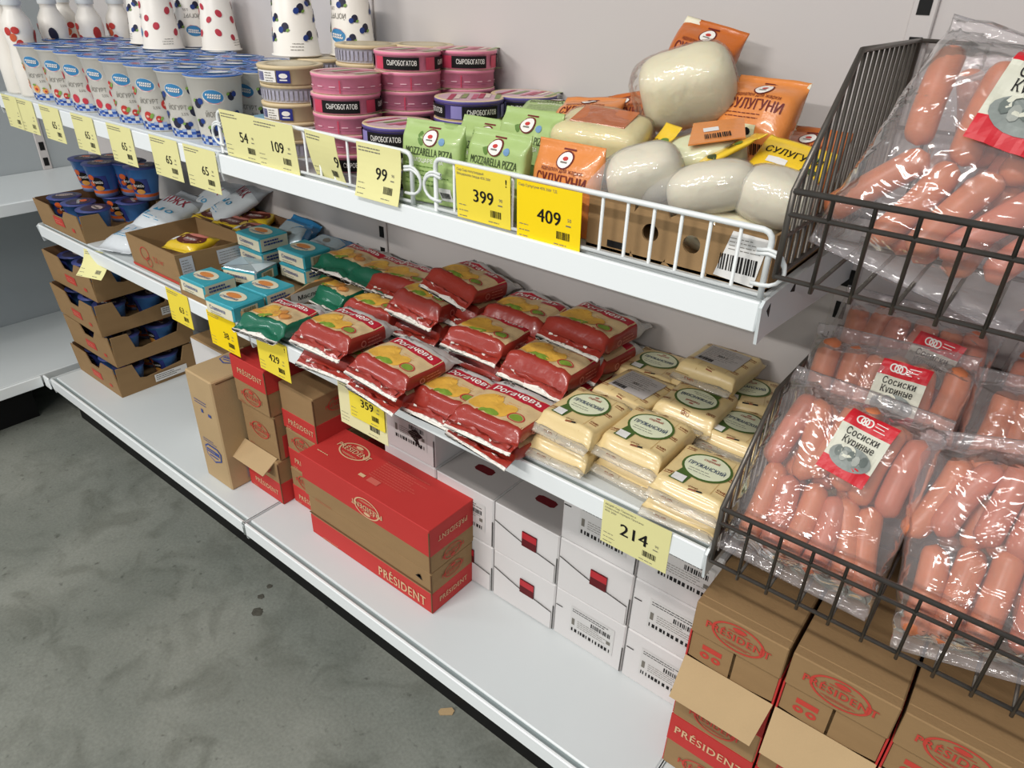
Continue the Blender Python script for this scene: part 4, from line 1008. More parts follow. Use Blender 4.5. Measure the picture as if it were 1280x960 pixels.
# orange packs around the loaf
def put(proto, p, e, label): inst(proto, p, e, label, 'cheese pack', 'orange cheese packs')
put(OP[1], (.868, -.100, ZT + .122), (1.05, 0, -.12), 'orange cheese pack leaning upright at the right of the loaf')
put(OP[2], (.748, -.050, ZT + .180), (1.15, .18, -.05), 'orange cheese pack behind the white loaf, against the wall')
put(OP[2], (.655, -.085, ZT + .085), (.85, -.2, .3), 'dark orange cheese pack left of the loaf near the wall')
put(OP[0], (.625, -.150, ZT + .090), (.6, -.1, .1), 'orange cheese pack behind the pale yellow block')
put(OP[2], (.70, -.08, ZT + .032), (0, 0, .3), 'orange cheese pack under the loaf, left'); put(OP[1], (.69, -.20, ZT + .002), (0, 0, .1), 'orange cheese pack under the pale yellow block')
put(OP[2], (.81, -.12, ZT + .062), (.1, 0, -.2), 'orange cheese pack in the carton under the loaf'); put(OP[2], (.925, -.085, ZT + .07), (.95, 0, -.1), 'orange cheese pack leaning behind the yellow wrapper, far right')
# ================================================================= middle shelf: cartons, butter, bags
# open display carton with one yellow pack
rt = empty('open_carton', (-.505, -.352, ZM)); tag(rt, 'open brown carton with a single yellow pack inside', 'carton')
w_, d_, h_ = .222, .175, .078
MB().box(0, 0, .0004, w_, d_, .004, CARD).build('carton_floor', rt)
def cwall(o, n, nm='side_wall', m=CARD, t=.003):
    vs = list(o) + [tuple(Vector(p) + Vector(n) * t) for p in o]; c = len(o)
    return MB().add(vs, [tuple(range(c)), tuple(reversed(range(c, 2 * c)))] + [(i, (i + 1) % c, c + (i + 1) % c, c + i) for i in range(c)], m).build(nm, rt)
cwall([(0, 0, 0), (w_, 0, 0), (w_ - .008, -.002, h_ * .95), (-.008, -.002, h_)], (0, 1, 0), 'front_wall')
cwall([(w_, 0, 0), (w_, d_, 0), (w_ - .006, d_ + .002, h_ * .85), (w_ - .008, -.002, h_ * .95)], (-1, 0, 0))
cwall([(0, 0, 0), (0, d_, 0), (-.01, d_ + .004, h_), (-.008, -.002, h_)], (1, 0, 0))
cwall([(0, d_, 0), (w_, d_, 0), (w_ - .006, d_ + .004, h_), (-.01, d_ + .004, h_)], (0, -1, 0), 'back_wall')
f = Dec(flat_y(-.0022)); f.rect(.002, .004, .218, .010, REDINK, 1); f.ell(.07, .045, .02, .016, REDINK, 1, 20, hole=.88); f.ell(.085, .028, .013, .012, REDINK, 1, 16, hole=.85); f.text('ТД 1кг', .13, .035, .011, REDINK, 1); f.build('print', rt)
s = Dec(lambda a, b, o: (w_ + .0006 - .008 * b / h_ + o, a, b)); s.rect(.005, .012, .035, .066, mat('#c8cbd2', .6, .3, .1), 2); s.lines(.008, .058, .022, 6, .006, .0012, l=3); s.build('paper_label', rt)
s = Dec(lambda a, b, o: (w_ + .0006 - .008 * b / h_ + o, a, b)); s.rect(.095, .03, .168, .062, mat('#c8cbd2', .6, .3, .1), 2); s.lines(.10, .055, .06, 4, .006, .0012, l=3); s.build('paper_label', rt)
YPM = mat('#e0bd24', .3, .5, .1, 40, .25, 90, coat=.4, name='yellow_pack_film'); BRN = mat('#5f2a20', .4, .4, .2, 60, name='dark_brown_print'); PKS = mat('#c9796a', .4, .4, .2, 60)
def sweet_pack(seed):
    mb, top = pouch(.098, .080, .026, .006, seed, lambda u, y, s: YPM, 20, 22, 3.6, .0015, .002)
    o = mb.build('yellow_pack'); d = Dec(top); d.ell(.004, .002, .040, .028, BRN, 1, 20); d.ell(.008, .022, .03, .010, PKS, 2, 14); d.ell(.006, -.004, .022, .010, mat('#8a5a58', .4, .4, .2), 2, 14); d.text('Янтарь', .006, -.007, .009, WTXT, 3, w=.034, bold=.01); d.rect(-.046, -.02, -.03, .0, PAPER, 2, 2, 2); d.build('print', o)
    return o
SW = [sweet_pack(3), sweet_pack(14)]
inst(SW[0], (-.385, -.262, ZM + .046), (.12, 0, .2), 'yellow pack lying in the open brown carton', 'cheese pack')
inst(SW[1], (-.375, -.255, ZM + .0045), (0, 0, .1), 'yellow pack at the bottom of the open brown carton, under another', 'cheese pack')
# flat box of brown and yellow packs behind
fb = empty('flat_carton', (-.575, -.165, ZM)); tag(fb, 'shallow dark carton full of brown and yellow packs near the wall', 'carton')
MB().box(0, .02, .0, .30, .155, .045, CARDD, .002).build('body', fb); MB().box(0, .016, .0, .30, .020, .068, CARDD).build('front_wall', fb); MB().box(0, .152, 0, .30, .156, .068, CARDD).build('back_wall', fb); MB().box(.296, .018, 0, .30, .154, .068, CARDD).build('side_wall', fb)
for i in range(5):
    inst(SW[i % 2], (-.53 + (i % 3) * .088, -.115 + (i // 3) * .062, ZM + .046), (.1, .03, .15 + .1 * i), 'brown and yellow pack in the shallow dark carton, %s' % ('front left', 'front middle', 'front right', 'rear left', 'rear middle')[i], 'cheese pack', 'packs in the shallow carton')
# butter bricks
TEAL = mat('#3fa5b4', .35, .45, .12, 40, name='teal_wrapper'); TEALD = mat('#2c7280', .35, .45, .12, 40); BCRM = mat('#e3dcc0', .45, .4, .05, 30, name='cream_wrapper'); SILV = mat('#b8c6cc', .25, .6, .15, 50, .4, 60, metal=.35, name='silver_blue_foil'); BLUEF = mat('#2f7fb4', .25, .6, .2, 50, .4, 60, name='blue_foil')
def butter(k):
    w, d, h = .092, .078, .034
    if k == 'fold':
        mb = MB().box(-w / 2, -d / 2, 0, w / 2, d / 2, h, SILV, .004, mt={'-y': BCRM, '+x': TEAL, '-x': TEAL})
    else:
        mb = MB().box(-w / 2, -d / 2, 0, w / 2, d / 2, h, TEAL, .003, mt={'-y': BCRM, '+x': BCRM if k == 'a' else TEAL, '+y': BCRM})
    o = mb.build('butter_pack')
    t = Dec(flat_z(h + .0002))
    if k != 'fold':
        t.ell(-.004, 0, .036, .021, BCRM, 1, 24); t.ell(-.006, .003, .022, .010, mat('#d98a4a', .5, .3, .2, 90), 2, 16); t.text('Славянка', -.003, -.014, .008, BLUEI, 3, w=.05, bold=.012, rot=.12)
    else:
        t.poly([(-.049, -.036), (.0, -.002), (-.049, .034)], mat('#a9bcc6', .3, .5, .1), 1); t.poly([(.049, -.036), (.004, .0), (.049, .034)], mat('#c6d2d6', .3, .5, .1), 1)
    t.build('top_print', o)
    f = Dec(flat_y(-d / 2 - .0002)); f.text('Сливочн' if False else 'Славянка', -.006, .014, .0085, BLUEI, 2, w=.052, bold=.01); f.lines(-.03, .008, .05, 2, .004, .001); f.rect(-w / 2 + .001, h - .006, w / 2 - .001, h - .001, TEAL, 1); f.build('print', o)
    s = Dec(flat_x(w / 2 + .0002))
    if k == 'a': s.lines(-.028, .022, .055, 2, .007, .004, m=BLUEI)
    else: s.rect(-.02, .006, .02, .026, BCRM, 1); s.bars(-.014, .008, .028, .016, mat('#9a8a60', .5, .3, .1))
    s.build('side_print', o)
    return o
BT = {k: butter(k) for k in ('a', 'b', 'fold')}
# low tray under the butter
lt = empty('butter_tray', (-.255, -.374, ZM)); tag(lt, 'low cut-down cardboard tray under the teal butter packs', 'tray')
MB().box(0, .004, .0004, .262, .235, .004, CARD).build('tray_floor', lt); MB().box(0, .0, .0, .262, .004, .026, CARD).build('front_wall', lt)
MB().plate([(.004, 0), (.235, 0), (.235, .045), (.15, .05), (.06, .028), (.004, .022)], .2585, .2625, CARD, 'x').build('side_wall', lt); MB().box(0, .004, 0, .003, .235, .03, CARD).build('side_wall', lt)
l = Dec(flat_x(.2628)); l.rect(.10, .012, .23, .040, mat('#c9c4bd', .6, .3, .05), 2); l.text('Масло 72,5%', .165, .022, .010, INK, 3, w=.095, bold=.01); l.build('paper_label', lt)
def bt(k, u, v, top, rot, label, dy=0.0):
    p = at(u, v, ZM + top); inst(BT[k], (p.x, p.y + dy, ZM + top - .034), (0, 0, rot), label, 'butter pack', 'butter packs')
z0 = .005
bt('a', 259, 345, .046, .02, 'teal and cream butter pack on top at the front left of the butter tray')
bt('b', 293, 371, .039, .05, 'teal butter pack lying at the front right of the butter tray')
bt('fold', 312, 330, .050, .30, 'butter pack showing its folded silver back, front of the tray')
bt('a', 333, 356, .039, .06, 'teal butter pack lying beside the green cheese pack')
bt('a', 327, 289, .098, .0, 'teal and cream butter pack on top of the left rear pile')
bt('b', 380, 309, .086, .02, 'teal and cream butter pack on top of the right rear pile')
for i, (x, y, z) in enumerate(((-.205, -.33, .005), (-.20, -.245, .005), (-.20, -.245, .039), (-.105, -.255, .005), (-.245, -.155, .005), (-.245, -.155, .039), (-.05, -.165, .005), (-.06, -.16, .032), (-.165, -.16, .005))):
    pass
def under(x, y, z, k, label): inst(BT[k], (x, y, ZM + z), (0, 0, 0), label, 'butter pack', 'butter packs')
P = at(327, 289, ZM + .098)
for k in (1,): under(P.x + .003, P.y, .064 - .0347 * k, 'a', 'butter pack under the topmost of the left rear pile')
P = at(380, 309, ZM + .086); under(P.x, P.y, .0172, 'a', 'butter pack in the right rear pile, lower')
# crumpled silver-blue packs at the rear
def foil_pack(seed, m1, m2):
    mb, top = pouch(.085, .075, .040, .016, seed, lambda u, y, s: m2 if (y > .02 or abs(u) > .93) else m1, 20, 24, 3.2, .004, .007)
    o = mb.build('foil_pack'); d = Dec(top); d.ell(0, 0, .010, .008, GREYINK, 1, 12); d.lines(-.02, -.015, .04, 2, .006, .0015); d.build('print', o); return o
FP = [foil_pack(4, SILV, BLUEF), foil_pack(19, SILV, BLUEF)]
for i, (u, v, z, e) in enumerate(((367, 290, .085, (.3, -.25, .5)), (403, 273, .085, (.5, .25, .3)), (408, 300, .075, (.1, .1, .2)), (392, 285, .040, (0, 0, .1)), (425, 290, .035, (0, 0, .5)))):
    p = at(u, v, ZM + z); inst(FP[i % 2], (p.x, min(p.y, -.06), ZM + z - .038), e, 'crumpled silver and blue foil pack near the wall, %s' % ('behind the left butter pile', 'topmost, with blue end up', 'behind the right butter pile', 'at the bottom left', 'at the bottom right')[i], 'foil pack', 'foil packs by the wall')
# white printed bags lying between the tray and the open carton
BAGW = mat('#d5dadd', .35, .5, .06, 30, .35, 50, coat=.3, name='white_bag_film'); BAGG = mat('#a9adb2', .3, .5, .12, 40, .4, 50, name='silver_bag_film'); CRIM = mat('#9c3142', .5, .4, .1); CYAN = mat('#3f9bc4', .5, .4, .1)
def milk_bag(seed, txt):
    mb, top = pouch(.115, .165, .042, .018, seed, lambda u, y, s: BAGG if y > .05 else BAGW, 24, 24, 2.6, .004, .005, tr=.04)
    o = mb.build('white_bag'); d = Dec(top)
    d.text(txt, .0, .022, .028, CRIM, 2, w=.075, bold=.015); d.poly([(-.03, -.02), (.0, -.02), (.0, -.002), (-.024, -.006)], CYAN, 2); d.ell(.022, -.012, .012, .008, CYAN, 2, 12, hole=.6); d.poly([(-.045, -.04), (-.03, -.045), (-.025, -.03), (-.04, -.026)], CYAN, 2); d.lines(-.03, -.045, .06, 2, .008, .0022, m=CYAN); d.build('print', o); return o
WB = [milk_bag(6, 'БНН'), milk_bag(26, 'НЖХ')]
for i, (x, y, z, e) in enumerate(((-.640, -.262, .002, (.12, 0, .35)), (-.640, -.175, .040, (.28, .1, .2)), (-.62, -.06, .055, (.5, 0, -.2)), (-.50, -.055, .068, (.45, 0, -.35)), (-.66, -.14, .0, (0, 0, .1)))):
    inst(WB[i % 2], (x, y, ZM + z), e, 'crumpled white bag with red and blue lettering, %s' % ('nearest the shelf front', 'lying on the front bag', 'leaning by the wall, left', 'leaning by the wall above the flat carton', 'at the bottom of the bags')[i], 'bag', 'white printed bags')
# ================================================================= sliced cheese packs, red and green
RPK = mat('#9c3226', .30, .5, .12, 30, .3, 60, coat=.35, name='red_brown_film'); GPK = mat('#15654a', .28, .5, .12, 30, .35, 60, coat=.4, name='dark_green_film')
TAN = mat('#d8bc8e', .32, .5, .06, 30, .2, 60, coat=.3, name='tan_print'); SLV = mat('#c6c3c0', .25, .6, .12, 60, .5, 70, coat=.3, name='silver_film'); BANDR = mat('#b91f34', .32, .5, .06, coat=.3, name='crimson_band'); CHY = mat('#e3b04a', .35, .4, .15, 70, name='cheese_print'); CHY2 = mat('#d8924a', .35, .4, .15, 70); LF = mat('#7f9c38', .4, .4, .15)
WEDGE = mat('#ece6dc', .35, .5, .03, name='white_seal_edge')
def slice_pack(kind, seed, T=.040):
    side = RPK if kind == 'red' else GPK; w, d = .128, .118
    def zone(u, y, s):
        if y < -d / 2 - .0155: return WEDGE
        if y > d / 2 - .026: return SLV
        if s > .55 and abs(u) < .90 and -.040 < y < .034: return TAN
        return side
    mb, top = pouch(w, d, T, .020, seed, zone, 34, 36, 4.2, .0026, .0085, tr=.018, droop=.014 if kind == 'red' else .006, seal_w=1.03)
    o = mb.build('sliced_cheese_pack'); q = Dec(top)
    q.rect(-.060, -.042, .060, .034, TAN, 1, 18, 16)
    q.rect(-.062, .013, .0625, .034, BANDR, 2, 18, 4, wave=.002)
    q.text('Рогачевъ', .0, .0180, .0130, WTXT, 3, w=.094, bold=.02)
    q.text('МДЖ 45%', -.034, .040, .006, INK, 2, w=.022)
    for a, b, rx, ry, m, r in ((-.030, -.014, .026, .020, CHY, .5), (-.008, -.022, .030, .017, CHY, -.3), (-.038, -.026, .018, .013, CHY2 if kind == 'green' else CHY, 0), (.012, -.016, .016, .013, CHY2 if kind != 'red' else CHY, .4)): q.ell(a, b, rx, ry, m, 3, 14, rot=r)
    q.ell(-.004, -.036, .014, .0065, LF, 4, 12); q.ell(-.020, -.038, .007, .004, LF, 5, 10, rot=.5)
    q.ell(.036, -.026, .015, .011, STRW if kind == 'red' else mat('#c97f3c', .4, .4, .1), 4, 16, hole=.85); q.ell(.036, -.026, .011, .008, LF if kind == 'red' else CHY2, 4, 14)
    q.text('сыр', -.020, .002, .007, mat('#c27a3e', .4, .4, .1), 3); q.lines(.0, .000, .035, 2, .005, .001, m=CHY2)
    q.build('print', o)
    s = Dec(lambda a, b, o_: (w / 2 + .0008 + o_, a, b))
    if kind == 'red':
        s.ell(-.02, T * .5, .006, .006, PKS, 3, 12, hole=.7); s.lines(-.01, T * .62, .04, 3, .006, .0018, m=PKS, l=3); s.build('side_print', o)
    # crimped white hem along the front seal
    L = d / 2 + .020; hem = MB(); pts = []
    for i in range(25):
        x = -w / 2 * 1.03 + w * 1.03 * i / 24; p0 = top(x, -L + .002); pts.append((Vector(p0), x))
    vs = []; fs = []
    for i, (p, x) in enumerate(pts):
        ww = .0022 * math.sin(i * 2.6 + seed)
        vs += [(p.x, p.y + .002, p.z + .0012), (p.x, p.y - .0022, p.z - .0012 + ww), (p.x, p.y - .0018, p.z - .0022 + ww), (p.x, p.y + .002, p.z - .001)]
    for i in range(24):
        a = i * 4
        for k in range(4): fs.append((a + k, a + (k + 1) % 4, a + 4 + (k + 1) % 4, a + 4 + k))
    hem.add(vs, fs, WEDGE, True); hem.build('front_seal', o)
    if kind == 'red':   # the folded, crumpled end below the front seal, with its white hem lines
        g = MB(); n1, n2 = 18, 7; gv = []; gf = []; gm = []
        for j in range(n2 + 1):
            for i in range(n1 + 1):
                x = -w / 2 * .97 + w * .97 * i / n1; z = T * .52 * (1 - j / n2)
                gv.append((x * (1 - .10 * j / n2), -d / 2 - .0125 + .010 * noise.noise(Vector((x * 45, j * .55, seed))) + .006 * j / n2, z))
        for j in range(n2):
            for i in range(n1):
                a = j * (n1 + 1) + i; gf.append((a, a + 1, a + n1 + 2, a + n1 + 1))
                gm.append(WEDGE if i in (3 + j, 14 - j) else RPK)
        g.add(gv, gf, gm, True); g.build('folded_end', o)
    return o
SP = {('red', i): slice_pack('red', 2 + 9 * i, (.040, .043, .037)[i]) for i in range(3)}
SP.update({('green', i): slice_pack('green', 50 + 9 * i, .034) for i in range(2)})
rr = random.Random(11)
def pile(kind, u, v, h, rot, label, n=None, tilt=(0, 0), spread=.010, ymax=-.092):
    """a pile of packs whose topmost face centre is seen at (u, v), h above the shelf"""
    p = at(u, v, ZM + h); y = min(p.y, ymax); t = .036
    n = n if n is not None else max(1, int(round(h / .040))); k0 = rr.randrange(3)
    T = h / n
    for i in range(n):
        top = i == n - 1; nm = 'topmost of ' if top else ('lowest of ' if i == 0 else 'middle of ')
        m = SP[kind, (k0 + i) % (3 if kind == 'red' else 2)]; dx, dy = (0, 0) if top else (rr.uniform(-spread, spread), rr.uniform(-spread * .6, spread * .4))
        o = inst(m, (p.x + dx, y + dy, ZM + .0006 + i * T), (tilt[0] if top else 0, tilt[1] if top else 0, rot if top else rot + rr.uniform(-.12, .12)), ('%s cheese slice pack, ' % ('red' if kind == 'red' else 'dark green')) + (nm if n > 1 else '') + label, 'cheese pack', 'sliced cheese packs')
        o.scale = (1, 1, T / {0: .040, 1: .043, 2: .037}[(k0 + i) % 3] * .97 if kind == 'red' else T / .034 * .97)
pile('red', 432, 400, .082, .03, 'the front pile next to the green packs', tilt=(-.03, 0))
pile('red', 505, 442, .068, -.04, 'the pile at the shelf front above the 359 tag', tilt=(.02, .03))
pile('red', 577, 481, .040, .02, 'a single pack in front, left of the cream packs', n=1)
pile('red', 637, 503, .060, -.02, 'the front pile against the cream packs', tilt=(.05, -.04))
pile('red', 545, 360, .094, -.05, 'the second row pile behind the front left one', tilt=(.04, .02))
pile('red', 480, 372, .052, .04, 'a low pile between green and red packs', n=1)
pile('red', 620, 405, .084, -.03, 'the pile in the middle of the second row', tilt=(.02, -.02))
pile('red', 697, 438, .092, -.04, 'the pile in the second row behind the cream packs')
pile('red', 745, 395, .128, -.08, 'the tall pile against the wall at the right', n=3)
pile('red', 677, 371, .105, .04, 'the pile against the wall, second from the right', n=2)
pile('red', 613, 330, .128, -.10, 'the tall pile against the wall behind the middle', n=3, tilt=(-.05, .08))
pile('red', 553, 325, .088, .06, 'the pile against the wall next to the green packs', n=2)
pile('green', 355, 387, .040, .08, 'a crumpled pack at the shelf front beside the butter tray', n=1, tilt=(.0, -.06))
pile('green', 427, 352, .040, -.02, 'a pack lying in the second row beside the red packs', n=1)
pile('green', 468, 309, .086, .04, 'the left pile against the wall', n=2)
pile('green', 517, 322, .084, -.04, 'the right pile against the wall', n=2)
# ================================================================= cream cheese packs
PCR = mat('#e2c992', .32, .5, .06, 30, .2, 60, coat=.35, name='cream_cheese_film'); PCR2 = mat('#cfae72', .32, .5, .06, 30, coat=.3); CLR = film('clear_seal', .32, .5, bscale=60, hcol=(0.85, 0.78, 0.62)); PBR = mat('#8a4a2a', .5, .3, .15, name='brown_stamp'); PGR = mat('#4c6630', .45, .35, .1, name='olive_green_ring'); PLB = mat('#dfe3c4', .45, .35, .04); PGY = mat('#b9b3b0', .5, .3, .08, name='grey_sticker')
def block_pack(kind, seed):
    w, d, T = .096, .104, .034
    def zone(u, y, s):
        if abs(y) > d / 2 + .004: return CLR
        return PCR
    mb, top = pouch(w, d, T, .017, seed, zone, 30, 30, 6.0, .0010, .0060, tr=.010, droop=.006, seal_w=1.05)
    o = mb.build('cream_cheese_pack'); q = Dec(top)
    for x in (-.018, .026): q.rect(x, -.05, x + .0008, .05, PCR2, 1, 1, 10)
    for a, b in ((-.036, .034), (.038, .03), (-.037, -.030), (.036, -.028), (.004, -.044), (-.002, .046), (.037, .002)): q.text('сыр', a, b, .0042, PBR, 2, w=.013, bold=.02); q.rect(a - .0065, b - .003, a + .0065, b - .0018, PBR, 2)
    if kind == 'ring':
        q.ell(0, .006, .034, .030, PGR, 3, 28); q.ell(0, .006, .0305, .0265, PLB, 4, 28); q.poly([(-.026, -.012), (-.008, -.024), (-.010, -.042), (-.032, -.042)], PGR, 3)
        q.rect(-.029, -.041, -.012, -.027, PAPER, 5, 2, 2); q.text('сырный', 0, .018, .0055, mat('#b06a5a', .5, .3, .1), 5, w=.022, bold=.02); q.ell(0, .026, .004, .002, mat('#b06a5a', .5, .3, .1), 5, 8)
        q.text('ПРУЖАНСКИЙ', 0, .001, .0078, mat('#40506a', .5, .3, .1), 5, w=.051, bold=.016); q.lines(-.02, -.006, .04, 2, .005, .001, l=5); q.rect(-.005, -.047, .018, -.0455, INK, 3)
    else:
        q.rect(-.034, -.028, .034, .036, PGY, 3, 6, 6); q.lines(-.030, .028, .058, 8, .0056, .0012, l=4); q.bars(-.030, -.024, .024, .010, INK, 4); q.text('200 г', .0, .0, .006, INK, 4)
    q.build('print', o)
    f = Dec(lambda a, b, o_: (a, -d / 2 - .0105 - o_, b)); f.text('сыр', -.02, .013, .006, PBR, 1, bold=.02); f.build('side_print', o)
    return o
BP = {('ring', 0): block_pack('ring', 3), ('ring', 1): block_pack('ring', 33), ('back', 0): block_pack('back', 13)}
bn = 0
def bpile(kind, u, v, h, rot, label, n, tilt=(0, 0), ymax=-.072, flip=False):
    global bn
    p = at(u, v, ZM + h); y = min(p.y, ymax); T = h / n
    for i in range(n):
        top = i == n - 1; nm = 'topmost of ' if top else ('lowest of ' if i == 0 else 'middle of ')
        m = BP[kind, 0] if (top and kind == 'back') else BP['ring', (bn + i) % 2]; bn += 1
        dx, dy = (0, 0) if top else (rr.uniform(-.010, .010), rr.uniform(-.012, .004))
        o = inst(m, (p.x + dx, y + dy, ZM + .0006 + i * T), (tilt[0] if top else 0, tilt[1] if top else 0, (rot if top else rot + rr.uniform(-.15, .15)) + (math.pi if flip and top else 0)), 'cream cheese block pack, ' + (nm if n > 1 else '') + label, 'cheese pack', 'cream cheese packs')
        o.scale = (1, 1, T / .034 * .97)
bpile('ring', 735, 508, .082, -.10, 'the pile at the front next to the red packs', 2, tilt=(.05, -.04))
bpile('ring', 812, 535, .078, -.04, 'the pile at the front in the middle', 2, tilt=(.06, 0))
bpile('ring', 882, 588, .066, -.02, 'the pile at the front beside the lower basket', 2, tilt=(.04, 0))
bpile('back', 795, 482, .070, -.12, 'the middle pile showing a grey sticker', 2, ymax=-.13)
bpile('ring', 873, 497, .078, .0, 'the second row pile with its label reversed', 2, flip=True)
bpile('ring', 927, 530, .064, -.05, 'the second row pile half behind the sausage bags', 2)
bpile('ring', 822, 452, .066, .03, 'the pile against the wall at the left', 2)
bpile('back', 905, 446, .108, -.06, 'the tall pile against the wall with a grey sticker', 3)
bpile('ring', 940, 482, .072, .3, 'the pile against the wall beside the basket', 2)
# ================================================================= sausage bags
SAUS = mat('#d07e56', .34, .45, .22, 45, sss=.25, name='sausage_skin'); SAUS2 = mat('#cd7a5e', .34, .45, .22, 45, sss=.25, name='sausage_skin_pink')
BAGF = film('sausage_bag_film', .13, .6, bscale=26, bump=.9, hcol=(0.82, 0.76, 0.74))
REDL = mat('#cf2430', .4, .4, .06, name='red_label'); GREYL = mat('#8f9590', .5, .3, .3, 120, name='engraving_print'); LABP = mat('#d9d8c6', .45, .35, .03, name='label_paper')
def sausage_mesh(L, r, bend, m, seed):
    rings = []; n = 14; k = 18
    for i in range(k + 1):
        t = -1 + 2 * i / k
        s = L / 2 * t; e = L / 2 - abs(s)
        rad = r * math.sqrt(max(0.0025, 1 - max(0, (1 - e / (r * 1.05))) ** 2)) if e < r * 1.05 else r
        rad *= 1 + .03 * noise.noise(Vector((s * 30, seed, 0)))
        y = s; x = bend * (1 - t * t)
        rings.append([(x + rad * math.cos(2 * math.pi * j / n), y, rad * math.sin(2 * math.pi * j / n)) for j in range(n)])
    return MB().loft(rings, m)
SM = [sausage_mesh(.106, .0150, .004, SAUS, 1), sausage_mesh(.102, .0145, -.005, SAUS2, 5), sausage_mesh(.110, .0152, .007, SAUS, 9)]
_sd = [None] * 3
def add_sausage(i, parent, loc, rot):
    if _sd[i] is None: o = SM[i].build('sausage', parent); _sd[i] = o.data
    else:
        o = bpy.data.objects.new('sausage', _sd[i]); COL.objects.link(o); o.parent = parent
    o.location = loc; o.rotation_euler = rot
def sausage_bag(loc, rot, label, w=.19, d=.245, T=.068, seed=1, lab=(.02, .03), labrot=-.2, n=(6, 6), lscale=.82, fan=.0, rowrot=(0, 0)):
    root = empty('sausage_bag', loc, rot); tag(root, label, 'sausage bag'); r = random.Random(seed)
    mb, top = pouch(w, d, T, .014, seed, lambda u, y, s: BAGF, 40, 36, 2.7, .005, .010, tr=.030, seal_w=1.0, bot=.95)
    mb.build('clear_bag', root)
    for row, (cnt, yc) in enumerate(((n[0], d * .215), (n[1], -d * .225))):
        for i in range(cnt):
            x = (i - (cnt - 1) / 2) * (w - .050) / max(1, cnt - 1) * .97 + r.uniform(-.003, .003)
            ang = rowrot[row] + fan * (i - (cnt - 1) / 2) + r.uniform(-.2, .2) + (.0 if row == 0 else r.uniform(-.15, .15))
            edge = abs(x) / (w / 2)
            add_sausage(r.randrange(3), root, (x, yc + r.uniform(-.006, .006), T * (.62 - .14 * edge) + r.uniform(-.003, .003)), (r.uniform(-.06, .06), r.uniform(0, 3), ang))
        for i in range(cnt - 2):
            x = (i - (cnt - 3) / 2) * .028; add_sausage(r.randrange(3), root, (x, yc + r.uniform(-.01, .01), T * .26), (0, r.uniform(0, 3), r.uniform(-.2, .2)))
    if lab:
        q = Dec(lambda a, b, o: top(a, b, .0008 + o * 1.4)); q.T = (lab[0], lab[1], labrot, lscale)
        q.rect(-.034, .022, .034, .046, REDL, 1, 16, 6, skew=.10); q.rect(-.034, -.040, .034, .022, LABP, 1, 16, 14); q.rect(-.034, -.052, .034, -.030, REDL, 3, 16, 5)
        q.ell(0, -.022, .029, .018, GREYL, 4, 20); q.ell(-.008, -.014, .012, .010, LABP, 6, 10, hole=.6)
        for k in range(5): q.ell(-.018 + k * .009, -.018 - .004 * (k % 2), .005, .008, mat(('#6f7772', '#a7aaa2')[k % 2], .5, .3, .2, 90), 6, 8)
        # three linked rings beside three short lines of print
        for k in range(3): q.ell(-.014 + k * .006, .035, .006, .0065, WTXT, 2, 14, hole=.68)
        for k in range(3): q.rect(.006, .039 - k * .005, .022 - .003 * (k % 2), .0402 - k * .005, WTXT, 2)
        q.text('Сосиски', 0, .009, .0105, INK, 3, w=.046, serif=True, bold=.006); q.text('Куриные', .0, -.004, .0105, INK, 3, w=.044, serif=True, bold=.006)
        q.build('label', root)
    return root
def bag(cx, cy, cz, tilt, yaw, roll, label, **k):
    R = Matrix.Rotation(yaw, 4, 'Z') @ Matrix.Rotation(tilt, 4, 'X') @ Matrix.Rotation(roll, 4, 'Z')
    off = R @ Vector((0, 0, -k.get('T', .068) / 2))
    return sausage_bag((cx + off.x, cy + off.y, cz + off.z), R.to_euler(), label, **k)
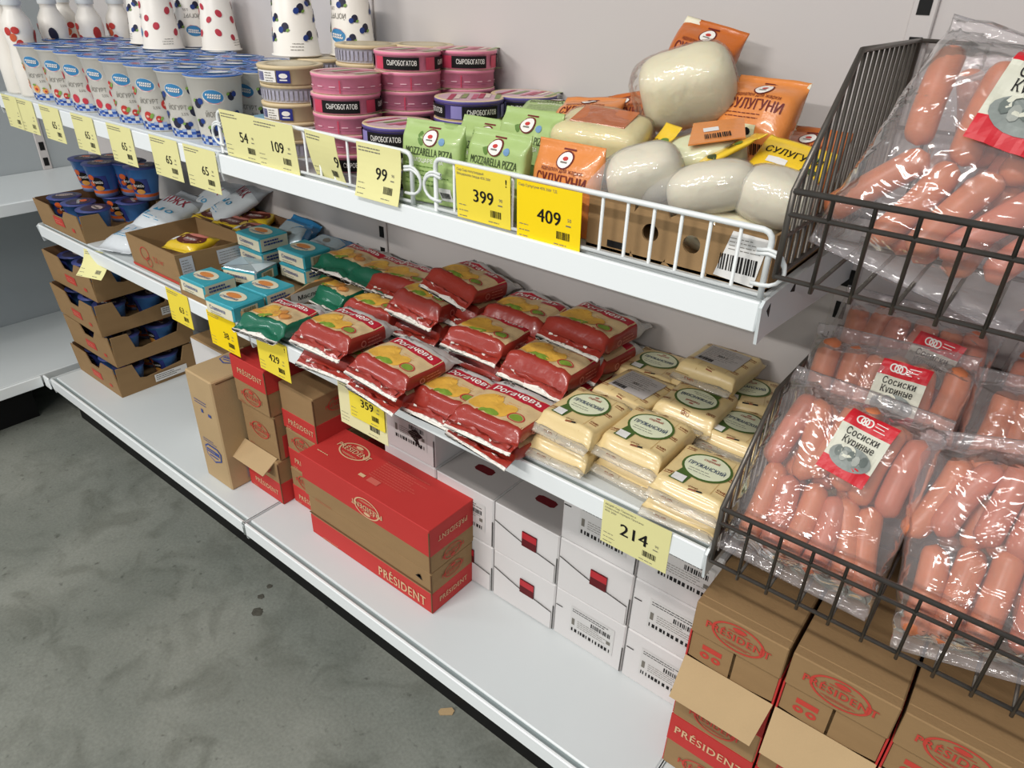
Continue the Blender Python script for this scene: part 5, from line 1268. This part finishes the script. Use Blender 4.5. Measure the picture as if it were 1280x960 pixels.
bag(1.098, -.285, .712, .95, .05, -.06, 'clear bag of pink sausages with its red and cream label in front', seed=4, lab=(.012, .056), labrot=-.12, rowrot=(-.05, .12), n=(6, 6), w=.185, d=.225)
bag(1.278, -.285, .712, .95, -.05, .25, 'clear bag of sausages at the front, second from the left, without a label in view', seed=14, lab=None, n=(5, 5), fan=.03, rowrot=(-.45, -.2), w=.18, d=.225)
bag(1.455, -.285, .712, .95, .02, -.1, 'clear bag of sausages at the front right of the lower basket', seed=24, lab=(.03, -.02), n=(6, 6), w=.175, d=.225)
bag(1.105, -.185, .752, .95, .04, .04, 'clear bag of sausages directly behind the front labelled bag', seed=34, lab=(.02, .046), labrot=-.05, w=.19, d=.21, n=(6, 5))
bag(1.105, -.085, .775, 1.0, -.05, .02, 'clear bag of sausages against the wall at the left of the lower basket', seed=44, lab=(.035, .030), labrot=-.1, w=.20, d=.20, n=(6, 5))
bag(1.295, -.178, .752, .90, .05, .05, 'clear bag of sausages in the second row, right of the labelled bags', seed=54, lab=None, w=.19, d=.21, n=(5, 5))
bag(1.31, -.08, .765, 1.0, .0, -.1, 'clear bag of sausages against the wall at the right of the lower basket', seed=64, lab=None, w=.20, d=.19, n=(5, 5))
bag(1.50, -.16, .75, .95, .0, .1, 'clear bag of sausages in the second row at the frame edge', seed=74, lab=None, w=.19, d=.21, n=(5, 5))
# upper basket
bag(1.135, -.225, 1.085, 1.02, .15, -.28, 'clear bag of sausages with a cream label in the upper basket', seed=84, lab=(.006, .066), labrot=.02, w=.21, d=.235, n=(4, 5), T=.070, lscale=1.1, rowrot=(.05, -.42))
bag(1.33, -.215, 1.08, 1.0, -.1, .15, 'clear bag of sausages at the right of the upper basket', seed=94, lab=(-.05, .0), w=.19, d=.235, n=(6, 5))
bag(1.15, -.115, 1.08, 1.1, 0, .1, 'clear bag of sausages behind the labelled one in the upper basket', seed=104, lab=None, w=.17, d=.20, n=(5, 4))
bag(1.50, -.2, 1.08, 1.0, 0, -.1, 'clear bag of sausages at the far right of the upper basket', seed=114, lab=None, w=.18, d=.22, n=(5, 5))
